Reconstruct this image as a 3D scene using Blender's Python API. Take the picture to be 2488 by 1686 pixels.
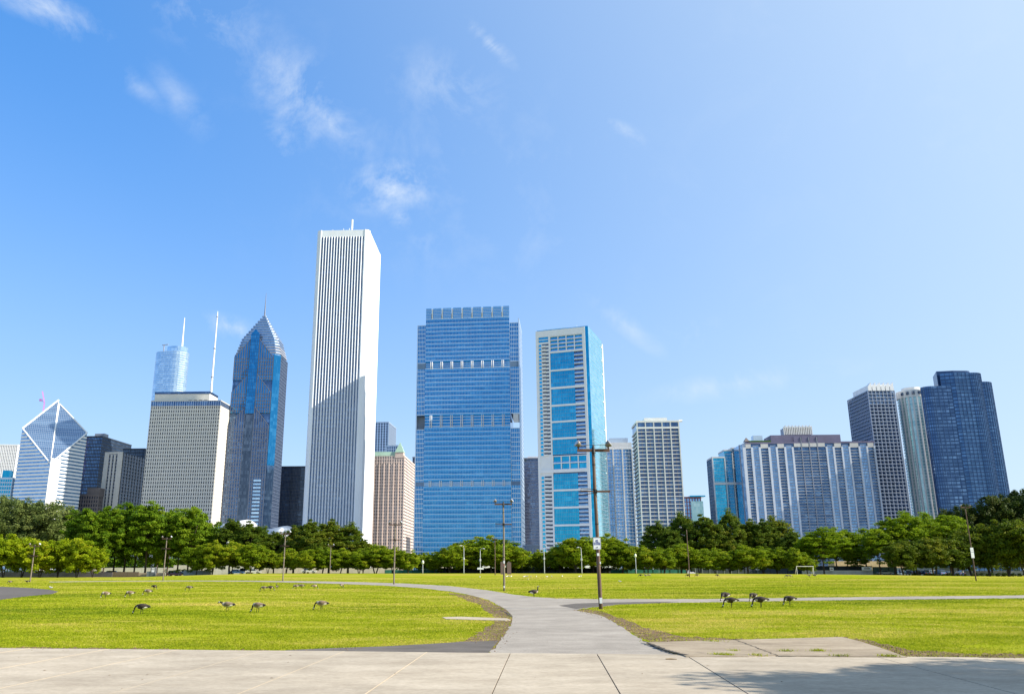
import bpy, math, random
import numpy as np
from mathutils import Vector, Matrix
random.seed(7)
np.random.seed(7)
for o in list(bpy.data.objects):
    bpy.data.objects.remove(o)
SC = bpy.context.scene
COL = SC.collection
R = math.radians
# ------------------------------------------------------------------ camera
PW, PH = 2488.0, 1686.0
F = 2002.0                      # focal length in photograph pixels
TH = R(15.1)                    # upward tilt
CX, CY = 1150.0, 843.0          # principal point
CAMH = 2.1
CT, ST = math.cos(TH), math.sin(TH)
cam = bpy.data.cameras.new('camera')
cam.sensor_width = 36.0
cam.lens = F / PW * 36.0
cam.shift_x = (PW / 2 - CX) / PW
cam.clip_start = 0.1
cam.clip_end = 30000
camo = bpy.data.objects.new('camera', cam)
COL.objects.link(camo)
camo.location = (0, 0, CAMH)
camo.rotation_euler = (R(90) + TH, 0, 0)
SC.camera = camo
# ------------------------------------------------------------------ light
SUN_EL, SUN_BACK = 33.0, 13.0    # the sun stands to the right, slightly behind the camera
az = R(-SUN_BACK)
el = R(SUN_EL)
sdir = Vector((math.cos(el) * math.cos(az), math.cos(el) * math.sin(az), math.sin(el)))
sun = bpy.data.lights.new('sun', 'SUN')
sun.energy = 5.0
sun.angle = R(0.53)
sun.color = (1.0, 0.92, 0.79)
suno = bpy.data.objects.new('sun', sun)
COL.objects.link(suno)
suno.rotation_euler = sdir.to_track_quat('Z', 'Y').to_euler()
suno.location = (60, -20, 60)
vs = SC.view_settings
SC.display_settings.display_device = 'sRGB'
vs.view_transform = 'Standard'
vs.look = 'None'
vs.exposure = 0.88
vs.gamma = 1.0
vs.use_curve_mapping = False


def pray(px, py):
    """direction of a photograph pixel as (X/Y, Z/Y)"""
    u, v = px - CX, CY - py
    d = F * CT - v * ST
    return u / d, (F * ST + v * CT) / d


def pdir(px, py):
    a, b = pray(px, py)
    return Vector((a, 1.0, b)).normalized()


W = bpy.data.worlds.new('World')
SC.world = W
W.use_nodes = True
nt = W.node_tree
for n in list(nt.nodes):
    nt.nodes.remove(n)


def N(t, ty, **kw):
    n = t.nodes.new(ty)
    for k, v in kw.items():
        setattr(n, k, v)
    return n


wo = N(nt, 'ShaderNodeOutputWorld')
bg = N(nt, 'ShaderNodeBackground')
bg.inputs['Strength'].default_value = 0.096
sky = N(nt, 'ShaderNodeTexSky')
sky.sky_type = 'NISHITA'
sky.sun_disc = False
sky.sun_elevation = el
# Nishita: rotation 0 puts the sun towards +Y, positive turns clockwise seen from above
sky.sun_rotation = R(90 + SUN_BACK)
sky.altitude = 180
sky.air_density = 1.0
sky.dust_density = 0.9
sky.ozone_density = 2.2
tc = N(nt, 'ShaderNodeTexCoord')


def wmath(op, a, b=None, clamp=False):
    n = N(nt, 'ShaderNodeMath', operation=op)
    n.use_clamp = clamp
    for i, x in enumerate((a, b)):
        if x is None:
            continue
        if isinstance(x, (int, float)):
            n.inputs[i].default_value = x
        else:
            nt.links.new(x, n.inputs[i])
    return n.outputs[0]


def wdot(vec, const):
    n = N(nt, 'ShaderNodeVectorMath', operation='DOT_PRODUCT')
    nt.links.new(vec, n.inputs[0])
    n.inputs[1].default_value = const
    return n.outputs['Value']


gen = tc.outputs['Generated']
# the camera's deep-blue rendering of the clear sky ...
gam = N(nt, 'ShaderNodeGamma')
gam.inputs['Gamma'].default_value = 0.5
nt.links.new(sky.outputs[0], gam.inputs['Color'])
base = N(nt, 'ShaderNodeVectorMath', operation='MULTIPLY')
nt.links.new(gam.outputs[0], base.inputs[0])
base.inputs[1].default_value = (0.42, 1.45, 2.90)
# ... and the pale summer haze, thicker low down and towards the sun
sep = N(nt, 'ShaderNodeSeparateXYZ')
nt.links.new(gen, sep.inputs[0])
low = wmath('MULTIPLY', wmath('POWER', wmath('SUBTRACT', 1.0, wmath('MAXIMUM', sep.outputs[2], 0.0), True), 3.8), 0.93)
glow = wmath('MULTIPLY', wmath('POWER', wmath('MULTIPLY', wmath('ADD', wdot(gen, sdir), 0.25), 1 / 0.9, True), 1.5), 0.74)
hz = wmath('SUBTRACT', 1.0, wmath('MULTIPLY', wmath('SUBTRACT', 1.0, low), wmath('SUBTRACT', 1.0, glow)))
hmix = N(nt, 'ShaderNodeMix', data_type='RGBA')
nt.links.new(hz, hmix.inputs['Factor'])
nt.links.new(base.outputs[0], hmix.inputs[6])
hmix.inputs[7].default_value = (4.55, 5.35, 5.85, 1)
nz = N(nt, 'ShaderNodeTexNoise')
nz.inputs['Scale'].default_value = 11.0
nz.inputs['Detail'].default_value = 9.0
nz.inputs['Roughness'].default_value = 0.66
nz.inputs['Distortion'].default_value = 0.35
nt.links.new(gen, nz.inputs['Vector'])
# thin wisps: (pixel, half length, half width, tilt, strength)
WISPS = [((520, 45), .075, .036, 20, .5), ((110, 20), .05, .016, 10, .8), ((720, 225), .055, .036, 45, .85),
         ((790, 285), .06, .018, 35, .8), ((690, 330), .02, .03, 0, .55), ((955, 455), .045, .025, -8, 1.3),
         ((972, 525), .014, .014, 0, .8), ((1195, 110), .03, .008, 42, .9), ((1515, 315), .028, .007, 38, .6),
         ((330, 205), .03, .010, 30, .42), ((440, 245), .04, .015, 45, .35), ((1090, 220), .06, .035, 20, .45),
         ((565, 795), .03, .011, 12, .75), ((1520, 790), .045, .01, 40, .5), ((1800, 930), .1, .012, -5, .5),
         ((1030, 590), .025, .02, 0, .35), ((1680, 805), .03, .014, 0, .35), ((60, 20), .03, .01, 20, .5)]
total = None
for (p, sa, sb, tilt, st) in WISPS:
    c = pdir(*p)
    t1 = Vector((0, 0, 1)).cross(c).normalized() * -1
    t2 = t1.cross(c).normalized()
    if t2.z > 0:
        t2 = -t2                     # t2 points down the picture
    ca, sn = math.cos(R(tilt)), math.sin(R(tilt))
    e1 = (t1 * ca + t2 * sn)
    e2 = (t2 * ca - t1 * sn)
    u = wmath('MULTIPLY', wmath('SUBTRACT', wdot(gen, e1), e1.dot(c)), 1 / sa)
    v = wmath('MULTIPLY', wmath('SUBTRACT', wdot(gen, e2), e2.dot(c)), 1 / sb)
    rr = wmath('SQRT', wmath('ADD', wmath('MULTIPLY', u, u), wmath('MULTIPLY', v, v)))
    m = wmath('SUBTRACT', 1.0, wmath('MULTIPLY', rr, 0.62), True)
    fr = wmath('GREATER_THAN', wdot(gen, c), 0.0)
    m = wmath('MULTIPLY', wmath('MULTIPLY', m, st), fr)
    total = m if total is None else wmath('MAXIMUM', total, m)
# the rest of the sky carries the same sort of faint wisps
nb = N(nt, 'ShaderNodeTexNoise')
nb.inputs['Scale'].default_value = 1.7
nb.inputs['Detail'].default_value = 3.0
nt.links.new(gen, nb.inputs['Vector'])
bgm = wmath('MULTIPLY', wmath('SUBTRACT', nb.outputs['Fac'], 0.55, True), 0.9)
total = wmath('MAXIMUM', total, bgm)
sh = wmath('SUBTRACT', wmath('ADD', wmath('MULTIPLY', nz.outputs['Fac'], 4.2), wmath('MULTIPLY', total, 0.55)), 2.1, True)
cl = wmath('MINIMUM', wmath('MULTIPLY', wmath('MULTIPLY', sh, total), 0.9, True), 0.62)
mx = N(nt, 'ShaderNodeMix', data_type='RGBA')
nt.links.new(cl, mx.inputs['Factor'])
nt.links.new(hmix.outputs[2], mx.inputs[6])
mx.inputs[7].default_value = (5.0, 5.5, 6.0, 1)
nt.links.new(mx.outputs[2], bg.inputs['Color'])
nt.links.new(bg.outputs[0], wo.inputs[0])

# ------------------------------------------------------------------ helpers


def hgt(x, y):
    """gentle rise of the lawn towards its far edge"""
    x = np.asarray(x, dtype=float)
    y = np.asarray(y, dtype=float)
    a = np.interp(x, [-95, -60, 60, 105, 135, 165], [0.0, 1.05, 1.05, 0.75, 0.35, 0.1])
    t = np.clip((y - 158) / 68.0, 0, 1)
    return a * t * t * (3 - 2 * t)


def gz(x, y):
    return float(hgt(x, y))


def ground(px, py):
    a, b = pray(px, py)
    lo, hi = 3.0, 400.0
    prev = lo
    for i in range(800):
        y = 3.0 + i * 0.5
        if CAMH + b * y <= gz(a * y, y):
            lo, hi = prev, y
            break
        prev = y
    for i in range(30):
        y = (lo + hi) / 2
        if CAMH + b * y <= gz(a * y, y):
            hi = y
        else:
            lo = y
    return Vector((a * hi, hi, gz(a * hi, hi)))


def at(px, py, Y):
    a, b = pray(px, py)
    return Vector((a * Y, Y, CAMH + b * Y))


MATS = {}


def new_mat(name):
    m = bpy.data.materials.new(name)
    m.use_nodes = True
    MATS[name] = m
    t = m.node_tree
    return m, t, t.nodes['Principled BSDF']


def lk(t, a, b):
    t.links.new(a, b)


def rgba(c, k=1.0):
    return (c[0] * k, c[1] * k, c[2] * k, 1)


def pmat(name, col, rough=0.7, metal=0.0, var=0.15, scale=1.0, bump=0.0, spec=0.3, stretch=(1, 1, 1), col2=None):
    """paint / stone / metal with uneven tone"""
    m, t, b = new_mat(name)
    b.inputs['Roughness'].default_value = rough
    b.inputs['Metallic'].default_value = metal
    b.inputs['Specular IOR Level'].default_value = spec
    co = N(t, 'ShaderNodeTexCoord')
    mp = N(t, 'ShaderNodeMapping')
    mp.inputs['Scale'].default_value = [scale * s for s in stretch]
    lk(t, co.outputs['Object'], mp.inputs['Vector'])
    no = N(t, 'ShaderNodeTexNoise')
    no.inputs['Scale'].default_value = 1.0
    no.inputs['Detail'].default_value = 6
    no.inputs['Roughness'].default_value = 0.65
    lk(t, mp.outputs[0], no.inputs['Vector'])
    rp = N(t, 'ShaderNodeValToRGB')
    rp.color_ramp.elements[0].position = 0.3
    rp.color_ramp.elements[1].position = 0.7
    rp.color_ramp.elements[0].color = rgba(col2 or col, 1 - var if not col2 else 1)
    rp.color_ramp.elements[1].color = rgba(col, min(1 + var, 1 / max(max(col), .01)) if not col2 else 1)
    lk(t, no.outputs['Fac'], rp.inputs[0])
    lk(t, rp.outputs[0], b.inputs['Base Color'])
    if bump:
        bp = N(t, 'ShaderNodeBump')
        bp.inputs['Strength'].default_value = bump
        bp.inputs['Distance'].default_value = 0.02
        lk(t, no.outputs['Fac'], bp.inputs['Height'])
        lk(t, bp.outputs[0], b.inputs['Normal'])
    return m


def glass(name, dark, light, cw=1.5, ch=3.6, metal=0.75, rough=0.06, tilt=0.02, power=2.5, lit=0.0):
    """curtain-wall glazing: each pane has its own tone (blinds, rooms) and sits a little askew"""
    m, t, b = new_mat(name)
    co = N(t, 'ShaderNodeTexCoord')
    sx = N(t, 'ShaderNodeSeparateXYZ')
    lk(t, co.outputs['Object'], sx.inputs[0])

    def ma(op, a, bb=None):
        n = N(t, 'ShaderNodeMath', operation=op)
        for i, x in enumerate((a, bb)):
            if x is None:
                continue
            if isinstance(x, (int, float)):
                n.inputs[i].default_value = x
            else:
                lk(t, x, n.inputs[i])
        return n.outputs[0]
    u = ma('FLOOR', ma('DIVIDE', ma('ADD', sx.outputs[0], sx.outputs[1]), cw))
    v = ma('FLOOR', ma('DIVIDE', ma('ADD', sx.outputs[2], 0.01), ch))
    cb = N(t, 'ShaderNodeCombineXYZ')
    lk(t, u, cb.inputs[0])
    lk(t, v, cb.inputs[1])
    wn = N(t, 'ShaderNodeTexWhiteNoise', noise_dimensions='2D')
    lk(t, cb.outputs[0], wn.inputs['Vector'])
    # neighbouring panes share rooms: a coarser cell too
    cb2 = N(t, 'ShaderNodeCombineXYZ')
    lk(t, ma('FLOOR', ma('DIVIDE', u, 5.0)), cb2.inputs[0])
    lk(t, v, cb2.inputs[1])
    wn2 = N(t, 'ShaderNodeTexWhiteNoise', noise_dimensions='2D')
    lk(t, cb2.outputs[0], wn2.inputs['Vector'])
    f = ma('POWER', ma('ADD', ma('MULTIPLY', wn.outputs['Value'], 0.5), ma('MULTIPLY', wn2.outputs['Value'], 0.5)), power)
    mi = N(t, 'ShaderNodeMix', data_type='RGBA')
    lk(t, f, mi.inputs['Factor'])
    mi.inputs[6].default_value = rgba(dark)
    mi.inputs[7].default_value = rgba(light)
    lk(t, mi.outputs[2], b.inputs['Base Color'])
    b.inputs['Metallic'].default_value = metal
    b.inputs['Roughness'].default_value = rough
    b.inputs['Specular IOR Level'].default_value = 0.6
    if tilt:
        ge = N(t, 'ShaderNodeNewGeometry')
        s1 = N(t, 'ShaderNodeVectorMath', operation='SUBTRACT')
        lk(t, wn.outputs['Color'], s1.inputs[0])
        s1.inputs[1].default_value = (0.5, 0.5, 0.5)
        s2 = N(t, 'ShaderNodeVectorMath', operation='SCALE')
        lk(t, s1.outputs[0], s2.inputs[0])
        s2.inputs['Scale'].default_value = tilt
        s3 = N(t, 'ShaderNodeVectorMath', operation='ADD')
        lk(t, ge.outputs['Normal'], s3.inputs[0])
        lk(t, s2.outputs[0], s3.inputs[1])
        s4 = N(t, 'ShaderNodeVectorMath', operation='NORMALIZE')
        lk(t, s3.outputs[0], s4.inputs[0])
        lk(t, s4.outputs[0], b.inputs['Normal'])
    return m


class MB:
    """collects geometry for ONE mesh object"""

    def __init__(s):
        s.v, s.f, s.m = [], [], []

    def face(s, pts, mi=0):
        n = len(s.v)
        s.v += [tuple(p) for p in pts]
        s.f.append(tuple(range(n, n + len(pts))))
        s.m.append(mi)

    def box(s, x0, x1, y0, y1, z0, z1, mi=0):
        n = len(s.v)
        s.v += [(x0, y0, z0), (x1, y0, z0), (x1, y1, z0), (x0, y1, z0), (x0, y0, z1), (x1, y0, z1), (x1, y1, z1), (x0, y1, z1)]
        for q in ((3, 2, 1, 0), (4, 5, 6, 7), (0, 1, 5, 4), (1, 2, 6, 5), (2, 3, 7, 6), (3, 0, 4, 7)):
            s.f.append(tuple(n + i for i in q))
            s.m.append(mi)
        return s

    def prism(s, poly, z0, z1, mi=0, top=None):
        """poly counter-clockwise seen from above; z0 / z1 numbers or one value per corner"""
        k = len(poly)
        n = len(s.v)
        zb = z0 if isinstance(z0, (list, tuple)) else [z0] * k
        zt = z1 if isinstance(z1, (list, tuple)) else [z1] * k
        tp = top or poly
        s.v += [(p[0], p[1], z) for p, z in zip(poly, zb)] + [(p[0], p[1], z) for p, z in zip(tp, zt)]
        s.f.append(tuple(n + i for i in reversed(range(k))))
        s.f.append(tuple(n + k + i for i in range(k)))
        s.m += [mi, mi]
        for i in range(k):
            j = (i + 1) % k
            s.f.append((n + i, n + j, n + k + j, n + k + i))
            s.m.append(mi)
        return s

    def tube(s, pts, rad, k=8, mi=0, sq=1.0):
        pts = [Vector(p) for p in pts]
        if isinstance(rad, (int, float)):
            rad = [rad] * len(pts)
        n0 = len(s.v)
        ref = Vector((0.31, 0.77, 0.12)).normalized()
        for i, p in enumerate(pts):
            d = (pts[min(i + 1, len(pts) - 1)] - pts[max(i - 1, 0)]).normalized()
            a = d.cross(ref)
            if a.length < 1e-3:
                a = d.cross(Vector((1, 0, 0)))
            a.normalize()
            b = d.cross(a)
            for j in range(k):
                w = 2 * math.pi * j / k
                s.v.append(tuple(p + (a * math.cos(w) + b * math.sin(w) * sq) * rad[i]))
        for i in range(len(pts) - 1):
            for j in range(k):
                q = (j + 1) % k
                s.f.append((n0 + i * k + j, n0 + i * k + q, n0 + (i + 1) * k + q, n0 + (i + 1) * k + j))
                s.m.append(mi)
        s.f.append(tuple(n0 + j for j in reversed(range(k))))
        s.f.append(tuple(n0 + (len(pts) - 1) * k + j for j in range(k)))
        s.m += [mi, mi]
        return s

    def mesh(s, name, mats, smooth=False):
        me = bpy.data.meshes.new(name)
        me.from_pydata(s.v, [], s.f)
        if not isinstance(mats, (list, tuple)):
            mats = [mats]
        for q in mats:
            me.materials.append(q)
        me.polygons.foreach_set('material_index', s.m)
        if smooth:
            me.polygons.foreach_set('use_smooth', [True] * len(s.f))
        me.update()
        return me

    def build(s, name, mats, parent=None, smooth=False, kind=None):
        return link(name, s.mesh(name, mats, smooth), parent, kind)


def link(name, me, parent=None, kind=None, loc=None):
    o = bpy.data.objects.new(name, me)
    COL.objects.link(o)
    if parent:
        o.parent = parent
    if kind:
        o['kind'] = kind
    if loc:
        o.location = loc
    return o


def tag(o, label, cat, group=None):
    o['label'] = label
    o['category'] = cat
    if group:
        o['group'] = group
    return o


def thing(name, label, cat, loc, rz=0.0, group=None):
    o = bpy.data.objects.new(name, None)
    COL.objects.link(o)
    o.empty_display_size = 0.5
    o.location = loc
    o.rotation_euler = (0, 0, rz)
    return tag(o, label, cat, group)


def dup(root, loc, rz, label=None, group=None, scale=None):
    c = root.copy()
    COL.objects.link(c)
    c.location = loc
    c.rotation_euler = (0, 0, rz)
    if scale:
        c.scale = scale
    if label:
        c['label'] = label
    if group:
        c['group'] = group
    for ch in list(root.children):
        d = ch.copy()
        COL.objects.link(d)
        d.parent = c
        for g in list(ch.children):
            e = g.copy()
            COL.objects.link(e)
            e.parent = d
    return c


def box_part(name, mat, parent, *b):
    return MB().box(*b).build(name, mat, parent)


def struct(name, mb, mat, z=0):
    o = mb.build(name, mat)
    o['kind'] = 'structure'
    return o
# ------------------------------------------------------------------ ground materials


def lawn_material():
    m, t, b = new_mat('lawn')
    b.inputs['Roughness'].default_value = 0.9
    b.inputs['Specular IOR Level'].default_value = 0.0
    co = N(t, 'ShaderNodeTexCoord')

    def noise(scale, detail=4, rough=0.6, sx=1.0, sy=1.0):
        mp = N(t, 'ShaderNodeMapping')
        mp.inputs['Scale'].default_value = (scale * sx, scale * sy, scale)
        lk(t, co.outputs['Object'], mp.inputs['Vector'])
        n = N(t, 'ShaderNodeTexNoise')
        n.inputs['Scale'].default_value = 1
        n.inputs['Detail'].default_value = detail
        n.inputs['Roughness'].default_value = rough
        lk(t, mp.outputs[0], n.inputs['Vector'])
        return n.outputs['Fac']

    def ramp(fac, p0, c0, p1, c1):
        r = N(t, 'ShaderNodeValToRGB')
        r.color_ramp.elements[0].position = p0
        r.color_ramp.elements[1].position = p1
        r.color_ramp.elements[0].color = rgba(c0)
        r.color_ramp.elements[1].color = rgba(c1)
        lk(t, fac, r.inputs[0])
        return r.outputs[0]

    def mix(f, a, bb):
        n = N(t, 'ShaderNodeMix', data_type='RGBA')
        if isinstance(f, float):
            n.inputs['Factor'].default_value = f
        else:
            lk(t, f, n.inputs['Factor'])
        lk(t, a, n.inputs[6]) if not isinstance(a, tuple) else setattr(n.inputs[6], 'default_value', rgba(a))
        lk(t, bb, n.inputs[7]) if not isinstance(bb, tuple) else setattr(n.inputs[7], 'default_value', rgba(bb))
        return n.outputs[2]
    fine = ramp(noise(7.0, 5, 0.75), 0.32, (0.125, 0.18, 0.009), 0.7, (0.34, 0.35, 0.022))
    mid = ramp(noise(0.55, 5, 0.7), 0.35, (0.165, 0.225, 0.009), 0.68, (0.345, 0.34, 0.022))
    c = mix(0.5, fine, mid)
    # broad straw-coloured drifts, longer across the view
    st = N(t, 'ShaderNodeMapRange')
    st.inputs['From Min'].default_value = 0.44
    st.inputs['From Max'].default_value = 0.66
    lk(t, noise(0.075, 5, 0.65, 0.55, 1.0), st.inputs['Value'])
    s2 = N(t, 'ShaderNodeMath', operation='MULTIPLY')
    lk(t, st.outputs[0], s2.inputs[0])
    s2.inputs[1].default_value = 0.8
    c = mix(s2.outputs[0], c, (0.40, 0.31, 0.075))
    # small worn spots
    wn = N(t, 'ShaderNodeMapRange')
    wn.inputs['From Min'].default_value = 0.66
    wn.inputs['From Max'].default_value = 0.78
    lk(t, noise(0.28, 6, 0.7, 0.5, 1.4), wn.inputs['Value'])
    w2 = N(t, 'ShaderNodeMath', operation='MULTIPLY')
    lk(t, wn.outputs[0], w2.inputs[0])
    w2.inputs[1].default_value = 0.7
    c = mix(w2.outputs[0], c, (0.19, 0.14, 0.035))
    lk(t, c, b.inputs['Base Color'])
    bp = N(t, 'ShaderNodeBump')
    bp.inputs['Strength'].default_value = 0.7
    bp.inputs['Distance'].default_value = 0.05
    lk(t, noise(9.0, 4, 0.7), bp.inputs['Height'])
    lk(t, bp.outputs[0], b.inputs['Normal'])
    return m


def surf(name, c0, c1, scale, rough=0.85, bump=0.3, sx=1, sy=1, c2=None, fine=30.0, dist=0.01):
    """mineral surface: two noise scales plus speckle"""
    m, t, b = new_mat(name)
    b.inputs['Roughness'].default_value = rough
    b.inputs['Specular IOR Level'].default_value = 0.12
    co = N(t, 'ShaderNodeTexCoord')
    outs = []
    for s, d in ((scale, 6), (fine, 3)):
        mp = N(t, 'ShaderNodeMapping')
        mp.inputs['Scale'].default_value = (s * sx, s * sy, s)
        lk(t, co.outputs['Object'], mp.inputs['Vector'])
        n = N(t, 'ShaderNodeTexNoise')
        n.inputs['Scale'].default_value = 1
        n.inputs['Detail'].default_value = d
        n.inputs['Roughness'].default_value = 0.68
        lk(t, mp.outputs[0], n.inputs['Vector'])
        outs.append(n.outputs['Fac'])
    r = N(t, 'ShaderNodeValToRGB')
    r.color_ramp.elements[0].position = 0.3
    r.color_ramp.elements[1].position = 0.68
    r.color_ramp.elements[0].color = rgba(c0)
    r.color_ramp.elements[1].color = rgba(c1)
    if c2:
        e = r.color_ramp.elements.new(0.5)
        e.color = rgba(c2)
    lk(t, outs[0], r.inputs[0])
    mr = N(t, 'ShaderNodeMapRange')
    mr.inputs['From Min'].default_value = 0.25
    mr.inputs['From Max'].default_value = 0.75
    mr.inputs['To Min'].default_value = 0.8
    mr.inputs['To Max'].default_value = 1.16
    lk(t, outs[1], mr.inputs['Value'])
    mp3 = N(t, 'ShaderNodeMapping')
    mp3.inputs['Scale'].default_value = (scale * .22, scale * .3, scale)
    mp3.inputs['Location'].default_value = (7.3, 2.1, 0)
    lk(t, co.outputs['Object'], mp3.inputs['Vector'])
    n3 = N(t, 'ShaderNodeTexNoise')
    n3.inputs['Scale'].default_value = 1
    n3.inputs['Detail'].default_value = 7
    n3.inputs['Roughness'].default_value = 0.7
    lk(t, mp3.outputs[0], n3.inputs['Vector'])
    m3 = N(t, 'ShaderNodeMapRange')
    m3.inputs['From Min'].default_value = 0.35
    m3.inputs['From Max'].default_value = 0.6
    m3.inputs['To Min'].default_value = 0.84
    m3.inputs['To Max'].default_value = 1.04
    lk(t, n3.outputs['Fac'], m3.inputs['Value'])
    mm = N(t, 'ShaderNodeMath', operation='MULTIPLY')
    lk(t, mr.outputs[0], mm.inputs[0])
    lk(t, m3.outputs[0], mm.inputs[1])
    ml = N(t, 'ShaderNodeVectorMath', operation='SCALE')
    lk(t, r.outputs[0], ml.inputs[0])
    lk(t, mm.outputs[0], ml.inputs['Scale'])
    lk(t, ml.outputs[0], b.inputs['Base Color'])
    bp = N(t, 'ShaderNodeBump')
    bp.inputs['Strength'].default_value = bump
    bp.inputs['Distance'].default_value = dist
    lk(t, outs[1], bp.inputs['Height'])
    lk(t, bp.outputs[0], b.inputs['Normal'])
    return m


LAWN = lawn_material()
M_CONC = surf('concrete', (0.34, 0.285, 0.215), (0.47, 0.405, 0.315), 0.8, 0.85, 0.35, 0.6, 1.2, (0.41, 0.35, 0.268), 14)
M_CONC2 = surf('concrete_worn', (0.255, 0.205, 0.145), (0.39, 0.325, 0.24), 1.1, 0.9, 0.4, 0.6, 1.2, (0.325, 0.265, 0.19), 16)
M_PATH = surf('path_asphalt', (0.255, 0.228, 0.195), (0.36, 0.325, 0.28), 0.7, 0.9, 0.4, 1, 1, (0.31, 0.278, 0.238), 20)
M_DARK = surf('dark_asphalt', (0.095, 0.083, 0.072), (0.155, 0.138, 0.122), 0.8, 0.85, 0.3, 0.6, 1.4, None, 30)
M_DIRT = surf('dirt', (0.10, 0.062, 0.034), (0.25, 0.175, 0.11), 1.6, 0.95, 0.8, 1, 1, (0.165, 0.112, 0.066), 9, 0.03)
M_GROUT = pmat('grout', (0.07, 0.06, 0.05), 0.95, var=0.3, scale=4)
M_JOINT_LIT = pmat('sunlit_joint_edge', (0.42, 0.35, 0.255), 0.9, var=0.1, scale=3)  # pale tone painted for joint edges lit by the sun
M_ROAD = surf('road_asphalt', (0.10, 0.10, 0.11), (0.16, 0.16, 0.165), 0.2, 0.9, 0.2, 1, 1, None, 6)
M_PLAZA = surf('plaza_stone', (0.30, 0.28, 0.25), (0.42, 0.40, 0.36), 0.05, 0.9, 0.1, 1, 1, None, 1)

# ------------------------------------------------------------------ ground sheet
xs = sorted(set([-9000, -4000, -1500, -700, -400, -300] + list(range(-220, 261, 10)) + [300, 400, 700, 1500, 4000, 9000]))
ys = sorted(set([-4000, -1000, -300, -100, -30] + list(range(0, 151, 15)) + list(range(155, 251, 5)) + [265, 280, 300, 340, 450, 700, 1200, 2500, 5000, 12000]))
g = MB()
for y in ys:
    for x in xs:
        z = gz(x, y) if y < 262 else gz(x, 262) * max(0, 1 - (y - 262) / 80.0)
        g.v.append((x, y, z))
nx = len(xs)
for j in range(len(ys) - 1):
    for i in range(nx - 1):
        g.f.append((j * nx + i, j * nx + i + 1, (j + 1) * nx + i + 1, (j + 1) * nx + i))
        g.m.append(0)
ground_o = g.build('lawn', LAWN, None, True)
ground_o['kind'] = 'structure'
ground_o['label'] = 'wide mown park lawn with straw-coloured drifts'
struct('street', MB().box(-900, 900, 345, 372, -0.5, 0.06), M_ROAD)
struct('city_pavement', MB().box(-2500, 2500, 378, 3500, -0.5, 0.08), M_PLAZA)


def sheet(name, pixels, z, mat, th=0.0):
    pts = [ground(*p) for p in pixels]
    n = len(pts)
    area = sum(pts[i].x * pts[(i + 1) % n].y - pts[(i + 1) % n].x * pts[i].y for i in range(n))
    if area < 0:
        pts.reverse()
    mb = MB()
    if th:
        mb.prism([(p.x, p.y) for p in pts], [p.z - 0.1 for p in pts], [p.z + z for p in pts])
    else:
        mb.face([(p.x, p.y, p.z + z) for p in pts])
    o = mb.build(name, mat)
    o['kind'] = 'structure'
    POLY[name] = [(p.x, p.y) for p in pts]
    return o


POLY = {}
PATH_PX = [(1185, 1594), (1213, 1558), (1232, 1532), (1245, 1509), (1243, 1496), (1226, 1479), (1195, 1461), (1150, 1447), (1095, 1436.5),
           (1020, 1428), (930, 1422), (830, 1418), (720, 1415), (600, 1412.5), (430, 1411.5), (250, 1412.5), (120, 1414),
           (120, 1412.6), (250, 1411), (430, 1410), (600, 1410.2), (740, 1411.3), (870, 1413.6), (980, 1417), (1090, 1423), (1180, 1433), (1250, 1444), (1300, 1450), (1350, 1453.5),
           (1450, 1455), (1700, 1455), (1950, 1452), (2200, 1449), (2488, 1446), (2760, 1443.5), (2760, 1450), (2488, 1453), (2200, 1456),
           (1950, 1459), (1740, 1462.5), (1600, 1465), (1500, 1469), (1450, 1474), (1410, 1479), (1398, 1483), (1430, 1488), (1470, 1498),
           (1508, 1521), (1545, 1546), (1570, 1561), (1602, 1576), (1640, 1588), (1665, 1599)]


def jag(pts, amp, step=14):
    """roughen a pixel outline, so the worn edge wanders"""
    out = []
    rnd = random.Random(3)
    for i in range(len(pts)):
        a, b = pts[i], pts[(i + 1) % len(pts)]
        n = max(1, int(math.hypot(b[0] - a[0], (b[1] - a[1]) * 4) / step))
        for k in range(n):
            t = k / n
            q = (a[1] + (b[1] - a[1]) * t - 1390) / 200.0
            s = amp * max(0.02, q)
            out.append((a[0] + (b[0] - a[0]) * t + rnd.uniform(-s, s) * 3.0, a[1] + (b[1] - a[1]) * t + rnd.uniform(-s, s) * 0.6))
    return out


sheet('path', jag(PATH_PX, 2.0), 0.012, M_PATH)
sheet('dirt_verge', jag([(1200, 1590), (1190, 1568), (1105, 1561), (1140, 1548), (1172, 1530), (1196, 1512), (1192, 1492), (1166, 1471), (1108, 1447), (1088, 1440),
                     (1150, 1446), (1230, 1478), (1255, 1500), (1250, 1540)], 5.0), 0.006, M_DIRT)
sheet('dirt_verge_by_slab', jag([(1385, 1481), (1440, 1480), (1490, 1496), (1535, 1512), (1585, 1530), (1660, 1545), (1760, 1551), (1850, 1553), (1780, 1563), (1600, 1572), (1480, 1508)], 5.0), 0.006, M_DIRT)
sheet('dirt_verge_by_walk', jag([(2030, 1545), (2110, 1556), (2200, 1577), (2330, 1586), (2488, 1588), (2700, 1590), (2700, 1606), (2200, 1604), (2100, 1575)], 4.0), 0.006, M_DIRT)
sheet('dirt_by_left_walk', jag([(-200, 1571), (150, 1572), (420, 1578), (700, 1581), (900, 1572), (900, 1578), (640, 1589), (300, 1586), (-200, 1580)], 4.0), 0.005, M_DIRT)
sheet('asphalt_patch', [(610, 1590), (700, 1580), (800, 1575.5), (930, 1571), (1040, 1565), (1120, 1560), (1211, 1557), (1180, 1596)], 0.018, M_DARK)
sheet('asphalt_repair', [(1358, 1471), (1400, 1466), (1460, 1464), (1560, 1462), (1650, 1461.5), (1610, 1464.6), (1500, 1468.6), (1446, 1474), (1400, 1479)], 0.018, M_DARK)
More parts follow.
